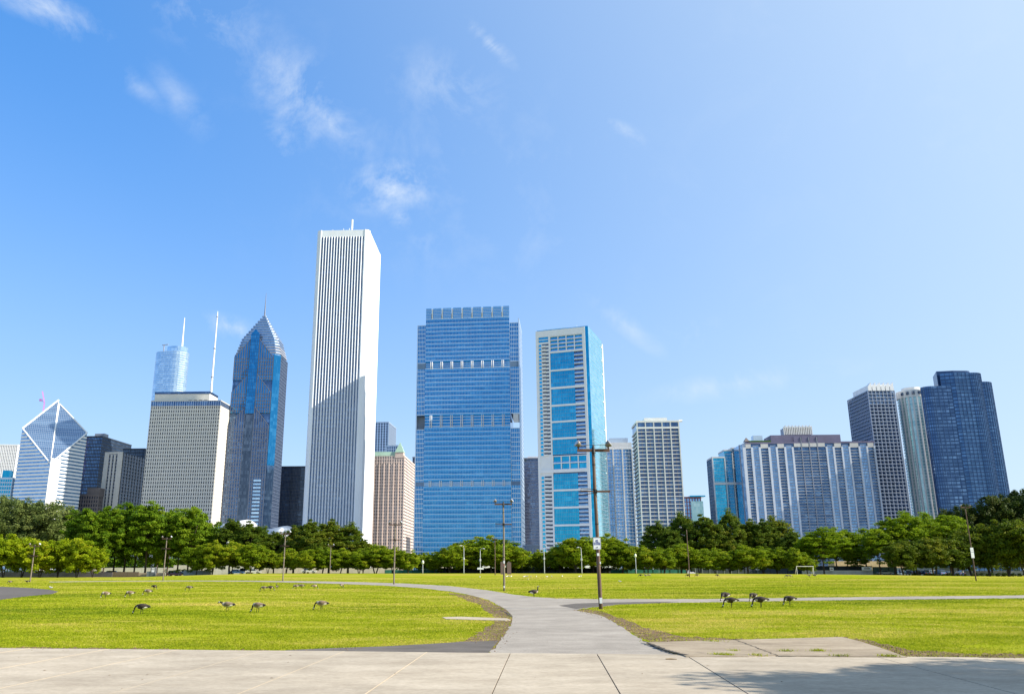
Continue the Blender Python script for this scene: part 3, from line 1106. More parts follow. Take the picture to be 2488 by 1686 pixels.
# ------------------------------------------------------------------ apartment tower with white frame
def framed_tower():
    fr = Frame((1301.5, 803), (1428.6, 797), 690, -21.0, far=(1461.5, 803))
    root = bld(fr, 'apartment_tower', 'teal glass apartment tower in a white frame with bands dividing tall window blocks')
    W_, D_ = fr.W, fr.D
    H = fr.fz(1365, 800)
    zz = lambda y: fr.fz(1290 + 85, y)

    def zy(zoom):            # zoomed picture row -> height
        return fr.fz(1372, 770 + zoom * 0.3875)
    MB().box(.4, W_ - 2.6, 1.0, D_ - .3, 0, H - 1).build('core', G_NAVY, root)
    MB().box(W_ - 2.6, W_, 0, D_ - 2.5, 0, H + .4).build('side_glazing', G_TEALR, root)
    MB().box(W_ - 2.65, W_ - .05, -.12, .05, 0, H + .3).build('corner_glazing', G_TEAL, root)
    xa, xb = 2.6, W_ - 5.2                       # inside the frame
    x1 = xa + (xb - xa) * .225                   # between window column, balconies and main blocks
    xm = xa + (xb - xa) * .26
    xg = xa + (xb - xa) * .80
    MB().box(0, xa - .6, -.8, 1.2, 0, H).build('frame_post', S_PALE, root)
    MB().box(xb + .3, W_ - 2.7, -.8, 1.2, 0, H).build('frame_post', S_PALE, root)
    MB().box(xm - 1.2, xm, -.7, 1.2, 0, H - 5).build('frame_post', S_PALE, root)
    MB().box(xa - .6, xb + .3, -.8, 1.2, H - 5.5, H - .05).build('frame_head', S_PALE, root)
    MB().box(1, W_ - .5, .6, D_ - 1, H - 1, H + .9).build('roof_screen', G_TEAL, root)
    blocks = [(222, 327), (337, 436), (449, 547), (559, 650), (661, 755), (767, 861), (982, 1080), (1092, 1189), (1201, 1300), (1312, 1411), (1424, 1520)]
    tops = []
    for (t0, t1) in blocks:
        a, b = zy(t1), zy(t0)
        tops.append((a, b))
        if a < 2:
            a = 2
        blk = MB().box(xm + .05, xg, -.05, 1.3, a, b).build('window_block', G_TEAL, root)
        ml = MB()
        bars_x(ml, xm + .05, xg, 14, .08, -.13, 0, a, b)
        bands(ml, xm + .05, xg, -.15, 0, a, b, 4, .14)
        ml.build('mullions', S_GREY, blk)
        n = 4
        for i in range(n):
            z = a + (b - a) * i / n
            bc = MB().box(xg + .1, xb + .2, -.75, 1.3, z + .05, z + .55).build('balcony', S_PALE, root)
            MB().box(xg + .15, xb + .1, -.7, -.62, z + .6, z + 1.6).build('railing', G_STEELB, bc)
    ztop = [t[1] for t in tops] + []
    bs = sorted(tops)
    for i in range(len(bs)):
        a = bs[i][1]
        b = bs[i + 1][0] if i + 1 < len(bs) else zy(214)
        if b - a < 12:
            MB().box(xm - .3, xb + .35, -.78, 1.2, a + .02, b - .02).build('frame_band', S_PALE, root)
    # open loggias: top four storeys and the mechanical storey
    for (t0, t1, nx_, nz_) in ((117, 212, 4, 4), (871, 960, 4, 2)):
        a, b = zy(t1), zy(t0)
        MB().box(xm, xb + .2, .9, 1.35, a, b).build('loggia_glazing', G_TEAL, root)
        lg = MB()
        bars_x(lg, xm, xb + .2, nx_, .7, -.6, 1, a, b)
        lg.build('loggia_posts', S_PALE, root)
        for i in range(nz_ + 1):
            z = a + (b - a) * i / nz_
            bl = MB().box(xm + .02, xb + .18, -.55, 1.05, z - .3, z + .3).build('loggia_slab', S_PALE, root)
            if i < nz_:
                MB().box(xm + .3, xb, -.45, -.4, z + .3, z + 1.3).build('railing', G_STEELB, bl)
    a, b = zy(975), zy(962)
    MB().box(xa - .7, xb + .4, -1.1, 1.2, a, b + 1.0).build('frame_band', S_PALE, root)
    # left strip: one window and one projecting balcony on each floor
    nfl = 58
    pane = MB().box(0, 2.2, 0, .3, 0, 2.1).mesh('window', G_TEAL)
    bal = MB().box(0, 3.4, -1.3, .3, 0, 1.25).mesh('balcony', S_PALE)
    MB().box(xa - .6, xm - 1.2, -.25, 1.2, 0, zy(975)).build('strip_wall', S_PALE, root)
    MB().box(xa - .6, xm - 1.2, -.25, 1.2, zy(958), H - 5.4).build('strip_wall', S_PALE, root)
    MB().box(xa - .6, xm - 1.2, .3, 1.2, zy(975), zy(958)).build('strip_glazing', G_TEAL, root)
    dk = MB()
    for i in range(nfl):
        z = 3 + (H - 14) * i / nfl
        if zy(985) < z + 1 < zy(880):
            continue
        link('window', pane, root, None, (xa + .0, -.42, z))
        link('balcony', bal, root, None, (xa + 2.7, -.2, z - .4))
        dk.box(xa + 2.8, xm - 1.35, -.34, 0, z + .85, z + 2.3)
    dk.build('balcony_recess', G_DARK, root, kind='stuff')
    for i in range(2):
        z = H - 10.2 + i * 2.6
        MB().box(xa, xm - 1.4, -.4, .5, z, z + 1.8).build('window', G_TEAL, root)
    # right-hand side: slab edges and the white end strip
    sb = MB()
    bands(sb, W_ - .1, W_ + .1, .2, D_ - 2.6, 3, H - 3, 58, .22)
    bars_y(sb, .1, D_ - 2.6, 12, .12, W_ - .1, W_ + .08, 0, H)
    sb.build('side_mullions', S_ALU, root, kind='stuff')
    for i in range(10):
        z = H - 6 - i * 12.6
        MB().box(W_ - 2, W_ + .45, D_ - 7, D_ - 1.5, z, z + .8).build('side_ledge', S_WPAINT, root)
    MB().box(W_ - 5, W_ + .5, D_ - 2.5, D_, 0, H - 2).build('end_wall', S_PALE, root)
    MB().box(5, 26, 4, 4.4, H + 1.0, H + 2.2).build('roof_rail', S_WPAINT, root)
    MB().tube([(W_ * .78, 3, H), (W_ * .78, 3, H + 3)], .12, 5).build('mast', S_WPAINT, root)


framed_tower()


# ------------------------------------------------------------------ broad limestone block with mast
def limestone_block():
    fr = Frame((368, 977), (536.5, 972), 918, -3.0, far=(561, 985))
    root = bld(fr, 'office_block', 'pale limestone office block with rows of small windows and a tall white mast', 'building')
    W_, D_ = fr.W, fr.D
    H = fr.fz(450, 975)
    zg = fr.fz(450, 986)
    MB().box(.3, W_ - .3, .3, D_ - .3, 0, zg).build('glazing', G_BLACK, root)
    n, nf = 31, 43
    up, sp = MB(), MB()
    pt = W_ / n
    for i in range(n + 1):
        x = W_ * i / n
        up.box(max(0, x - pt * .26), min(W_, x + pt * .26), -.25, .5, 0, zg)
    m = round(D_ / pt)
    for i in range(m + 1):
        y = D_ * i / m
        up.box(W_ - .5, W_ + .25, max(0.02, y - pt * .3), min(D_, y + pt * .3), 0, zg - .01)
    for i in range(nf + 1):
        z = zg * i / nf
        sp.box(.05, W_ - .02, -.05, .5, z - .85, z + .85)
        sp.box(W_ - .45, W_ + .06, .05, D_ - .05, z - .85, z + .85)
    up.build('wall_piers', S_LIMESH, root, kind='stuff')
    sp.build('wall_spandrels', S_LIME, root, kind='stuff')
    tp = MB().box(-.15, W_ + .15, -.2, D_ + .1, zg, H).build('top_glazing', G_NAVY, root)
    tb = MB()
    bars_x(tb, 0, W_, 31, .5, -.5, 0, zg, H)
    bars_y(tb, 0, D_, 9, .5, W_ - .1, W_ + .4, zg, H)
    tb.build('top_mullions', S_ALU, tp)
    MB().box(-.5, W_ + .5, -.6, D_ + .3, H, H + .9).build('parapet', S_LIME, root)
    xa, xb = fr.fx(373, 948), fr.fx(506, 952)
    zp = H + (fr.fz(440, 950) - H) * .82
    ph = MB().box(xa, xb, 5, D_ - 3, H, zp).build('penthouse', S_LIMESH, root)
    MB().box(xa - .3, xb + .3, 4.7, D_ - 2.7, zp - .2, zp + 2.4).build('penthouse_cornice', G_NAVY, ph)
    db = MB()
    for i in range(4):
        db.box(xb - 24 + i * 6, xb - 20 + i * 6, 4.9, 5.2, H + .6, H + 2.6)
    db.build('penthouse_doors', S_BROWN, ph)
    ax = fr.fx(505, 965) - 1.5
    an = at(524, 760, fr.P0.y + 15)
    hA = an.z - H
    ma = MB()
    ma.tube([(ax, 12, H), (ax, 12, H + hA * .1), (ax, 12, H + hA * .3), (ax, 12, H + hA * .62), (ax, 12, H + hA * .95), (ax, 12, H + hA)], [1.6, 1.3, 1.05, .8, .55, .15], 10)
    mo = ma.build('mast', S_WPAINT, root, True)
    for k in (.27, .58, .93):
        MB().tube([(ax, 12, H + hA * k), (ax, 12, H + hA * k + 1.3)], 1.7 - k * .7, 10).build('ring', S_GREY, mo)


limestone_block()


# ------------------------------------------------------------------ tower with pointed crown
def pointed_tower():
    fr = Frame((570, 870), (679, 868), 945, -1.0, far=(692, 885))
    root = bld(fr, 'pointed_tower', 'grey granite and blue glass tower with stacked chevrons, stepped pyramid crown and spire')
    W_ = fr.W
    D_ = W_ * .75
    ch = 6.5                                     # cut right-hand corner
    zs = fr.fz(630, 862)                         # shoulder
    zap = fr.fz(632, 757)
    poly = [(0, 0), (W_ - ch, 0), (W_, ch), (W_, D_), (0, D_)]
    MB().prism(poly, 0, zs).build('glazing', G_NAVY, root)
    MB().prism([(W_ - ch + .15, -.35), (W_ + .35, ch - .15), (W_ - .3, ch - .1), (W_ - ch, .2)], fr.fz(630, 1130), zs + .5).build('corner_glazing', G_BLUE, root)
    MB().prism([(W_ - ch + .15, -.3), (W_ + .3, ch - .15), (W_ - .3, ch - .1), (W_ - ch, .2)], 0, fr.fz(630, 1130)).build('corner_glazing', G_NAVY, root)
    cx = (W_ - ch) * .5
    fw = W_ - ch
    wg = 5.2                                     # half width of the glazed middle bay
    apex = [fr.fz(625, 800), fr.fz(618, 884), fr.fz(612, 963)]
    bot = fr.fz(606, 1006)
    # three nested gables, each lower one further out
    for k in range(3):
        za = apex[k]
        y0 = -1.1 * (k + 1)
        sl = 1.25
        lowz = apex[k + 1] - 20 if k < 2 else 0
        lowz = max(0, lowz)
        e = za - sl * (fw / 2) - 4
        pts = [(0.3, 0), (fw - .3, 0)]
        zt = lambda x: za - 6 - sl * abs(x - cx)
        g_ = MB()
        # glass sheet of this gable
        ring = [(0.3, lowz), (fw - .3, lowz), (fw - .3, zt(fw - .3)), (cx, zt(cx)), (.3, zt(.3))]
        n0 = len(g_.v)
        g_.v += [(x, y0, z) for x, z in ring] + [(x, 0.1, z) for x, z in ring]
        m_ = len(ring)
        g_.f.append(tuple(range(m_)))
        g_.f.append(tuple(m_ + i for i in reversed(range(m_))))
        for i in range(m_):
            j = (i + 1) % m_
            g_.f.append((j, i, m_ + i, m_ + j))
        g_.m += [0] * (m_ + 2)
        g_.build('gable', G_BLUE if k < 2 else G_NAVY, root)
        pr, nb = MB(), 16
        for i in range(nb + 1):
            x = .6 + (fw - 1.2) * i / nb
            if abs(x - cx) < wg:
                continue
            pr.box(x - .55, x + .55, y0 - .35, y0 + .1, lowz, zt(x) + .3)
        for s_ in (-1, 1):                       # sloping granite copings
            ln = fw / 2 - wg
            a = (cx + s_ * wg, za - 6 - sl * wg)
            b = (cx + s_ * fw / 2, za - 6 - sl * fw / 2)
            pr.tube([(a[0], y0 - .1, a[1]), (b[0], y0 - .1, b[1])], .35, 4)
        pr.build('gable_piers', S_PRU, root, kind='stuff')
        fb = MB()
        nfl = int((zt(.3) - lowz) / 3.9)
        for i in range(nfl):
            z = lowz + 3.9 * (i + .5)
            fb.box(.3, cx - wg, y0 - .18, y0 + .05, z, z + 1.1)
            fb.box(cx + wg, fw - .3, y0 - .18, y0 + .05, z, z + 1.1)
        fb.build('floor_bands', S_PRU, root, kind='stuff')
        # pointed glass bay
        bz = apex[k + 1] - 8 if k < 2 else bot
        bay = MB()
        rg = [(cx - wg, bz), (cx + wg, bz), (cx + wg, za - 6.5), (cx, za), (cx - wg, za - 6.5)]
        bay.v += [(x, y0 - .7, z) for x, z in rg] + [(x, y0 + .2, z) for x, z in rg]
        bay.f += [tuple(range(5)), (9, 8, 7, 6, 5)] + [((i + 1) % 5, i, 5 + i, 5 + (i + 1) % 5) for i in range(5)]
        bay.m += [0] * 7
        bo = bay.build('glass_bay', G_BLUE, root)
        gm = MB()
        bars_x(gm, cx - wg, cx + wg, 5, .14, y0 - .8, y0 - .66, bz, za - 7)
        bands(gm, cx - wg, cx + wg, y0 - .82, y0 - .66, bz, za - 7, max(2, int((za - 7 - bz) / 4)), .14)
        gm.build('mullions', S_DARK, bo)
    MB().box(cx - wg, cx + wg, -3.7, 0, 0, bot).build('dark_bay', G_DARK, root)
    rr = MB()                                    # right face
    bars_y(rr, ch, D_, 12, .6, W_ - .05, W_ + .3, 0, zs)
    bands(rr, W_ - .05, W_ + .15, ch, D_, 2, zs, int(zs / 3.9), .7)
    rr.build('side_piers', pmat('dark_blue_granite', (0.10, 0.13, 0.20), .4, var=.1, scale=.2), root, kind='stuff')
    # lower right block of light balconies
    for i in range(13):
        z = fr.fz(630, 1275) + i * 4.0
        MB().box(fw * .72, fw * .9, -3.9, -3.2, z, z + 1.9).build('window_band', G_SILVER, root)
    # stepped pyramid
    steps = 15
    cx2, cy2 = W_ * .5, D_ * .5
    for i in range(steps):
        t0 = i / steps
        z0 = zs + (zap - zs) * t0
        z1 = zs + (zap - zs) * (i + 1) / steps
        k = 1 - .18 * t0 / .34 if t0 < .34 else .82 * (1 - t0) / .66
        hw, hd, c_ = W_ / 2 * k + .3, D_ / 2 * k + .3, max(.4, ch * .75 * k)
        pl = [(cx2 - hw + c_, cy2 - hd), (cx2 + hw - c_, cy2 - hd), (cx2 + hw, cy2 - hd + c_), (cx2 + hw, cy2 + hd - c_), (cx2 + hw - c_, cy2 + hd), (cx2 - hw + c_, cy2 + hd), (cx2 - hw, cy2 + hd - c_), (cx2 - hw, cy2 - hd + c_)]
        ks = 1 - .9 / max(hw, 1)
        inn = [(cx2 + (x - cx2) * ks, cy2 + (y - cy2) * ks) for x, y in pl]
        s_ = MB().prism(pl, z0 + (z1 - z0) * .55, z1).build('crown_step', S_CROWN if i > 2 else S_GREY, root)
        MB().prism(inn, z0, z0 + (z1 - z0) * .56).build('step_glazing', G_STEELB, s_)
    # four pointed glass blades up the crown
    for s_ in (-1, 1):
        x = cx2 + s_ * W_ * .22
    an = at(640, 712, fr.P0.y + 20)
    MB().tube([(cx2, cy2, zap - 4), (cx2, cy2, zap + 3), (cx2, cy2, an.z)], [1.1, .8, .15], 8).build('spire', S_PRU, root)


pointed_tower()


# ------------------------------------------------------------------ diamond-roofed building
def diamond_building():
    Y = 840.0
    a, b = pray(122, 1127)
    P = Vector((a * Y, Y, 0.08))
    z0 = CAMH + b * Y
    phi = R(45 + math.degrees(math.atan(a)) * -1.0)
    root = thing('diamond_roof_building', 'white banded building whose sloping roof forms a split blue diamond', 'building', P, phi)
    ax, ay = Vector((math.cos(phi), math.sin(phi), 0)), Vector((-math.sin(phi), math.cos(phi), 0))

    def solve(k, d):          # how far along d from P to the sight line k
        return (k * P.y - P.x) / (d.x - k * d.y)
    S1 = solve(pray(203, 1058)[0], ax)
    S2 = solve(pray(50, 1040)[0], ay)
    S = (S1 + S2) / 2
    zr_ = CAMH + pray(203, 1058)[1] * (P.y + ax.y * S)
    zl_ = CAMH + pray(50, 1040)[1] * (P.y + ay.y * S)
    k = ((zr_ + zl_) / 2 - z0) / S
    top = CAMH + pray(120, 968)[1] * (P.y + (ax.y + ay.y) * S)
    k = (k + (top - z0) / (2 * S)) / 2
    zp = lambda x, y: z0 + k * (x + y)
    g_ = 1.1
    e = .4
    # two halves, parted along the diagonal
    for side in (0, 1):
        poly = [(0, 0), (S, 0), (S, S)] if side == 0 else [(0, 0), (S, S), (0, S)]
        off = (g_ * 1.6, -g_ * .2) if side == 0 else (-.05, .05)
        pl = [(x + (off[0] if (x + y) > 0 else 0), y + (off[1] if (x + y) > 0 else 0)) for x, y in poly]
        dz = -4.0 if side == 0 else 0.0
        zt = [zp(x, y) + (dz if x + y > 1.5 * S else 0) for x, y in poly]
        MB().prism(pl, 0, zt).build('half_block', G_STEELB, root)
        mb = MB()
        up = Vector((-k, -k, 1)).normalized()
        q = [Vector((x, y, z)) + up * .25 for (x, y), z in zip(pl, zt)]
        mb.face(q)
        rf = mb.build('sloped_glazing', G_ROOF, root)
        # glazing bars parallel to the ridge and across
        gb = MB()
        n = 17
        A, B_, C_ = q
        ridge = (C_ if side == 0 else B_)
        cor = (B_ if side == 0 else C_)
        for i in range(1, n):
            t = i / n
            gb.tube([A.lerp(cor, t) + up * .1, ridge.lerp(cor, t) + up * .1], .16, 4)
        for i in range(1, 2 * n):
            t = i / (2 * n)
            p = A.lerp(ridge, t) + up * .1
            if t < .5:
                r_ = A.lerp(cor, t * 2) + up * .1
            else:
                r_ = cor.lerp(ridge, (t - .5) * 2) + up * .1
            gb.tube([p, r_], .16, 4)
        gb.build('glazing_bars', S_ALU, rf)
        for p, r_ in ((A, cor), (cor, ridge), (A, ridge)):
            w = .8 if p is not A or r_ is cor else .4
            MB().tube([p + up * .2, r_ + up * .2], w, 6).build('edge_trim', S_WPAINT, root)
        # peak left open: white lattice end
    # banded walls
    nf = 40
    H_ = zp(S, 0)
    fh = H_ / nf
    for i in range(nf):
        z = fh * (i + .5)
        s0 = max(0.0, (z + fh * .45 - z0) / k) if z > z0 - fh else 0.0
        if s0 < S - 1:
            MB().box(s0 if s0 else -.2, S + .2 + g_ * 1.6, -.45, .3, z - fh * .25, z + fh * .25).build('wall_band', S_WPAINT, root)
            MB().box(-.45, .3, s0 if s0 else -.15, S + .2, z - fh * .25, z + fh * .25).build('wall_band', S_WPAINT, root)
    zb = CAMH + pray(135, 1113)[1] * (P.y)
    MB().box(-.9, S * .28, -1.3, -.4, 0, zb).build('corner_shaft', S_WPAINT, root)
    cr = thing('tower_crane', 'small violet crane jib standing behind the split diamond roof', 'crane', (P.x - 18, P.y + 110, 0.08))
    c0 = at(108, 978, P.y + 110)
    c1 = at(103, 951, P.y + 110)
    cm = pmat('crane_paint', (0.45, 0.22, 0.55), 0.5, var=.1)
    MB().tube([(c0.x - cr.location.x, 0, 0), (c0.x - cr.location.x, 0, c0.z)], 1.0, 4).build('mast', cm, cr)
    MB().tube([(c0.x - cr.location.x, 0, c0.z), (c1.x - cr.location.x, 0, c1.z)], 1.0, 4).build('jib', cm, cr)
    c2 = at(99, 972, P.y + 110)
    MB().box(c2.x - cr.location.x - 1.3, c2.x - cr.location.x + 1.3, -1, 1, c2.z - 1.2, c2.z + 1.2).build('counterweight', cm, cr)
    MB().tube([(c2.x - cr.location.x, 0, c2.z), (c0.x - cr.location.x, 0, c0.z)], .3, 4).build('stay', cm, cr)


diamond_building()


# ------------------------------------------------------------------ plainer towers
def plain(name, label, L, C, top, Y, phi, nx, fh, wall, glz, pw, bh, far=None, D=None, left=False, ny=None, pd=.5, bd=.3, sides=None, band_mat=None, cat='tower', roof=None):
    fr = Frame(L, C, Y, phi, far=far, D=D, left=left)
    root = bld(fr, name, label, cat)
    H = fr.fz(*top)
    s_ = sides or ('FL' if left else 'FR')
    facade(root, fr.W, fr.D, H, nx, ny or max(2, round(nx * fr.D / fr.W)), max(2, round(H / fh)), wall, glz, pw, bh, pd, bd, 0, s_, band_mat)
    MB().box(-.6, fr.W + .6, -.7, fr.D + .5, H + .05, H + 1.3).build('parapet', roof or wall, root)
    return root, fr, H


# far left, white striped tower and a blue block added for its reflection
r_, f_, H_ = plain('striped_tower', 'white tower with thin vertical stripes beyond the diamond roof', (-62, 1078), (42, 1091), (0, 1082), 1010, 4, 26, 4, S_WPAINT, G_DARK, 1.15, .5, D=40)
r_, f_, H_ = plain('reflection_block', 'small blue block added as a facade reflection in front of the white striped tower', (-20, 1165), (31, 1160), (10, 1163), 880, 4, 9, 4, S_ALU, G_TEAL, .4, 1.2, D=25, cat='building')
MB().box(f_.W * .45, f_.W * .8, 1, 9, H_, H_ + 9).build('roof_block', G_TEAL, r_)
# dark navy slab beside the diamond roof
r_, f_, H_ = plain('navy_office_tower', 'dark navy steel tower beside the diamond roof building', (197, 1062), (249, 1061), (225, 1062), 1000, -4, 14, 4, S_DARK, G_NAVY, .35, 1.3, far=(319, 1081), pd=.3, bd=.15)
MB().box(f_.W * .55, f_.W * 1.0, 4, 14, H_ + 1.3, H_ + 5).build('roof_plant', S_GREY, r_)
r_, f_, H_ = plain('dark_office_tower', 'black steel tower rising behind the grey striped tower', (300, 1090), (352, 1094), (330, 1092), 1000, -3, 12, 4, S_DARK, G_DARK, .4, 1.2, D=35, pd=.3, bd=.15)
# old brown building
r_, f_, H_ = plain('old_stone_building', 'low old brown stone building below the navy tower', (187, 1204), (240, 1204), (215, 1204), 900, -3, 9, 4.2, S_BROWN, G_BLACK, 1.1, 1.5, D=9, cat='building')
MB().box(f_.W * .38, f_.W * .95, 3, 14, H_, H_ + 8.5).build('upper_storeys', S_BROWN, r_)
# grey tower with three dark strips
fr = Frame((256, 1100), (300, 1098), 925, -6, far=(354, 1104))
root = bld(fr, 'strip_window_tower', 'slim grey stone tower with three dark window strips and a black side')
H_ = fr.fz(280, 1099)
MB().box(.3, fr.W, .3, fr.D, 0, H_ - .5).build('glazing', G_DARK, root)
ww = fr.W
for (a, b) in ((0, .24), (.335, .43), (.525, .62), (.715, 1.0)):
    MB().box(ww * a, ww * b, -.8, .4, 0, H_ - (2.5 if .3 < a < .7 else 0)).build('wall_strip', S_LIME, root)
MB().box(0, ww, -.78, .4, H_ - 2.0, H_ + .4).build('wall_head', S_LIME, root)
sp = MB()
for i in range(34):
    z = H_ * i / 34
    sp.box(ww * .2, ww * .75, -.3, .35, z, z + 1.2)
    sp.box(ww - .1, ww + .3, .4, fr.D, z, z + 1.4)
sp.build('spandrels', S_GREY, root, kind='stuff')
sv = MB()
bars_y(sv, .5, fr.D, 8, .7, ww, ww + .5, 0, H_)
sv.build('side_piers', S_DARK, root, kind='stuff')
# black slab between pointed tower and white tower
plain('black_slab_tower', 'plain black glass slab between pointed tower and white tower', (676, 1136), (752, 1134), (710, 1135), 1010, -3, 22, 4, S_DARK, G_DARK, .35, .9, D=30, pd=.25, bd=.12)

# silver rounded tower far behind
Y = 1334
lp, rp_ = at(372, 940, Y), at(452, 940, Y)
H_ = at(412, 856, Y).z
root = thing('silver_rounded_tower', 'pale silver glass tower with rounded ends and a thin spire far behind', 'tower', (0.5 * (lp.x + rp_.x), Y, 0.08), R(-8))
hw = (rp_.x - lp.x) / 2


def stadium(hw, hd, n=10):
    pts = []
    for i in range(n + 1):
        w = -math.pi / 2 + math.pi * i / n
        pts.append((hw - hd + hd * math.cos(w), hd * math.sin(w)))
    for i in range(n + 1):
        w = math.pi / 2 + math.pi * i / n
        pts.append((-hw + hd + hd * math.cos(w), hd * math.sin(w)))
    return pts


MB().prism(stadium(hw, 17), 0, H_ - 2).build('glazing', G_SILVER, root)
sl = MB()
for i in range(30, 92):
    z = H_ * i / 92
    sl.prism(stadium(hw + .3, 17.3), z, z + .7)
sl.build('floor_bands', S_STEEL, root, kind='stuff')
MB().prism([(x + hw * .3, y) for x, y in stadium(hw * .62, 14)], H_ - 2, H_ + 7).build('crown', G_SILVER, root)
sp_ = at(441.5, 773, Y)
MB().tube([(hw * .55, 0, H_), (hw * .55, 0, H_ + 16), (hw * .55, 0, sp_.z)], [2.2, 1.5, .5], 8).build('spire', S_WPAINT, root)
cb = MB()
cb.tube([(-hw * .62, 0, H_ - 2), (-hw * .62, 0, H_ + 13)], .9, 6)
cb.tube([(-hw * .75, 0, H_ + 13), (-hw * .35, 0, H_ + 14)], .8, 5)
cb.build('roof_crane', S_GREY, root)

# tan hotel with green turret
fr = Frame((905, 1103), (982, 1103), 905, -4, far=(1010, 1112))
root = bld(fr, 'hotel_tower', 'pinkish tan stone hotel with green copper roof edge and corner turret')
H_ = fr.fz(945, 1108)
facade(root, fr.W, fr.D, H_, 13, 9, 36, S_TAN, G_DARK, 1.35, 1.6, .55, .35)
bay = MB()
for i in range(6):
    x = fr.W * (i + .5) / 6.6
    bay.box(x - .55, x + .55, -1.0, 0, 8, H_ - 8)
bay.build('bay_piers', S_TAN, root, kind='stuff')
MB().prism([(-.3, -.6), (fr.W - 6, -.6), (fr.W - 6, fr.D), (-.3, fr.D)], H_ + .05, H_ + 5, top=[(-.3, 1.6), (fr.W - 6, 1.6), (fr.W - 6, fr.D), (-.3, fr.D)]).build('roof_edge', S_COPPER, root)
tw = fr.W - 5.2
MB().box(tw - 4.6, tw + 4.6, -.9, 8.2, H_ - 2, H_ + 4).build('turret', S_TAN, root)
MB().prism([(tw - 5, -1.3), (tw + 5, -1.3), (tw + 5, 8.6), (tw - 5, 8.6)], H_ + 4, H_ + 15.5, top=[(tw - .2, 3.4), (tw + .2, 3.4), (tw + .2, 3.8), (tw - .2, 3.8)]).build('turret_roof', S_COPPER, root)
MB().box(-.5, fr.W + .8, -.9, fr.D + .3, 0, 17).build('podium', S_TAN, root)
pw_ = MB()
for i in range(9):
    x = 2 + (fr.W - 4) * i / 9
    pw_.box(x, x + 2.2, -1.0, -.7, 6, 12)
pw_.build('podium_windows', G_DARK, root, kind='stuff')
# grey towers behind it
r_, f_, H_ = plain('grey_tower', 'blue-grey tower with rounded balconies behind the tan hotel', (912, 1027), (944, 1030), (930, 1027), 1150, -6, 5, 3.6, S_ALU, G_NAVY, 1.2, .8, far=(962, 1036))
plain('grey_annex', 'low grey block peeping over the tan hotel roof', (940, 1084), (972, 1085), (955, 1084), 1080, -6, 6, 3.8, S_ALU, G_NAVY, 1.0, .8, D=20, cat='building')
plain('slate_sliver_tower', 'narrow slate tower squeezed beside the tan hotel', (1003, 1113), (1020, 1112), (1012, 1112), 1040, -6, 4, 3.8, S_GREY, G_NAVY, .6, .8, D=20)
# dark tower between the two glass towers
r_, f_, H_ = plain('dark_mullioned_tower', 'dark blue tower with fine grid between the two bright glass towers', (1262, 1116), (1318, 1112), (1290, 1115), 900, -5, 20, 3.3, S_GREY, G_NAVY, .35, .5, D=30, pd=.35, bd=.2)
MB().box(f_.W * .35, f_.W * .9, 4, 20, H_, H_ + 3.5).build('roof_plant', S_PALE, r_)
plain('pale_podium', 'low pale stone podium under the dark gridded tower', (1262, 1327), (1345, 1327), (1300, 1327), 800, -5, 10, 6, S_PALE, G_DARK, 3.0, 3.5, D=25, cat='building')
# white ribbed apartment tower
r_, f_, H_ = plain('ribbed_apartment_tower', 'pale apartment tower with white ribs and fine balconies beside framed teal tower', (1466, 1092), (1535, 1090), (1500, 1091), 760, -4, 9, 3.1, S_PALE, G_STEELB, .35, .35, D=26, pd=.5, bd=.9, left=True, far=None)
MB().box(0, f_.W, -.6, f_.D, H_ - .5, H_ + 6).build('crown_band', S_PALE, r_)
MB().box(f_.W * .25, f_.W * .9, 5, 20, H_ + 6, H_ + 11).build('roof_plant', S_ALU, r_)
for k in (0, .33, .66, 1):
    MB().box(f_.W * k - .6, f_.W * k + .6, -1.1, .1, 0, H_ - .4).build('rib', S_WPAINT, r_)
# beige apartments
fr = Frame((1547, 1022), (1648, 1024), 715, -4, D=30)
fr.D = 34
root = bld(fr, 'beige_apartment_tower', 'beige grey concrete apartment tower with dark window bays and pale floor lines')
H_ = fr.fz(1595, 1022)
MB().box(0, fr.W, 0, fr.D, 0, H_ - .2).build('glazing', G_NAVY, root)
nf = 37
bnd = MB().box(-.6, fr.W + .6, -1.0, 1.0, 0, .7).mesh('floor_band', S_BEIGE)
for i in range(1, nf):
    link('floor_band', bnd, root, None, (0, 0, (H_ - 7) * i / nf))
sd = MB()
bands(sd, -1.0, .3, 1.02, fr.D, 3, H_ - 9, nf - 2, .9)
sd.build('side_floor_bands', S_BEIGE, root, kind='stuff')
nb = 5
for i in range(nb + 1):
    x = fr.W * i / nb
    MB().box(x - .45, x + .45, -1.25, .5, 0, H_ - .1).build('column', S_BEIGE, root)
ms = MB()
bars_x(ms, 0, fr.W, 30, .14, -.2, .05, 0, H_ - 7)
bars_x(ms, 0, fr.W, 10, .3, -.8, .05, 0, H_ - 7, False)
ms.build('mullions', S_BROWN, root, kind='stuff')
MB().box(-.8, fr.W + .8, -1.3, fr.D, H_ - 1.6, H_).build('roof_slab', S_CREAM, root)
MB().box(-.75, fr.W + .75, -1.28, 1, H_ - 7.2, H_ - 5.6).build('head_band', S_CREAM, root)
MB().box(fr.W * .2, fr.W * .75, 4, 22, H_, H_ + 3.2).build('penthouse', S_CREAM, root)
MB().tube([(fr.W + .4, 0, H_ - .5), (fr.W + 3.4, 0, H_ - .5)], 1.0, 10).build('satellite_dish', S_WPAINT, root)
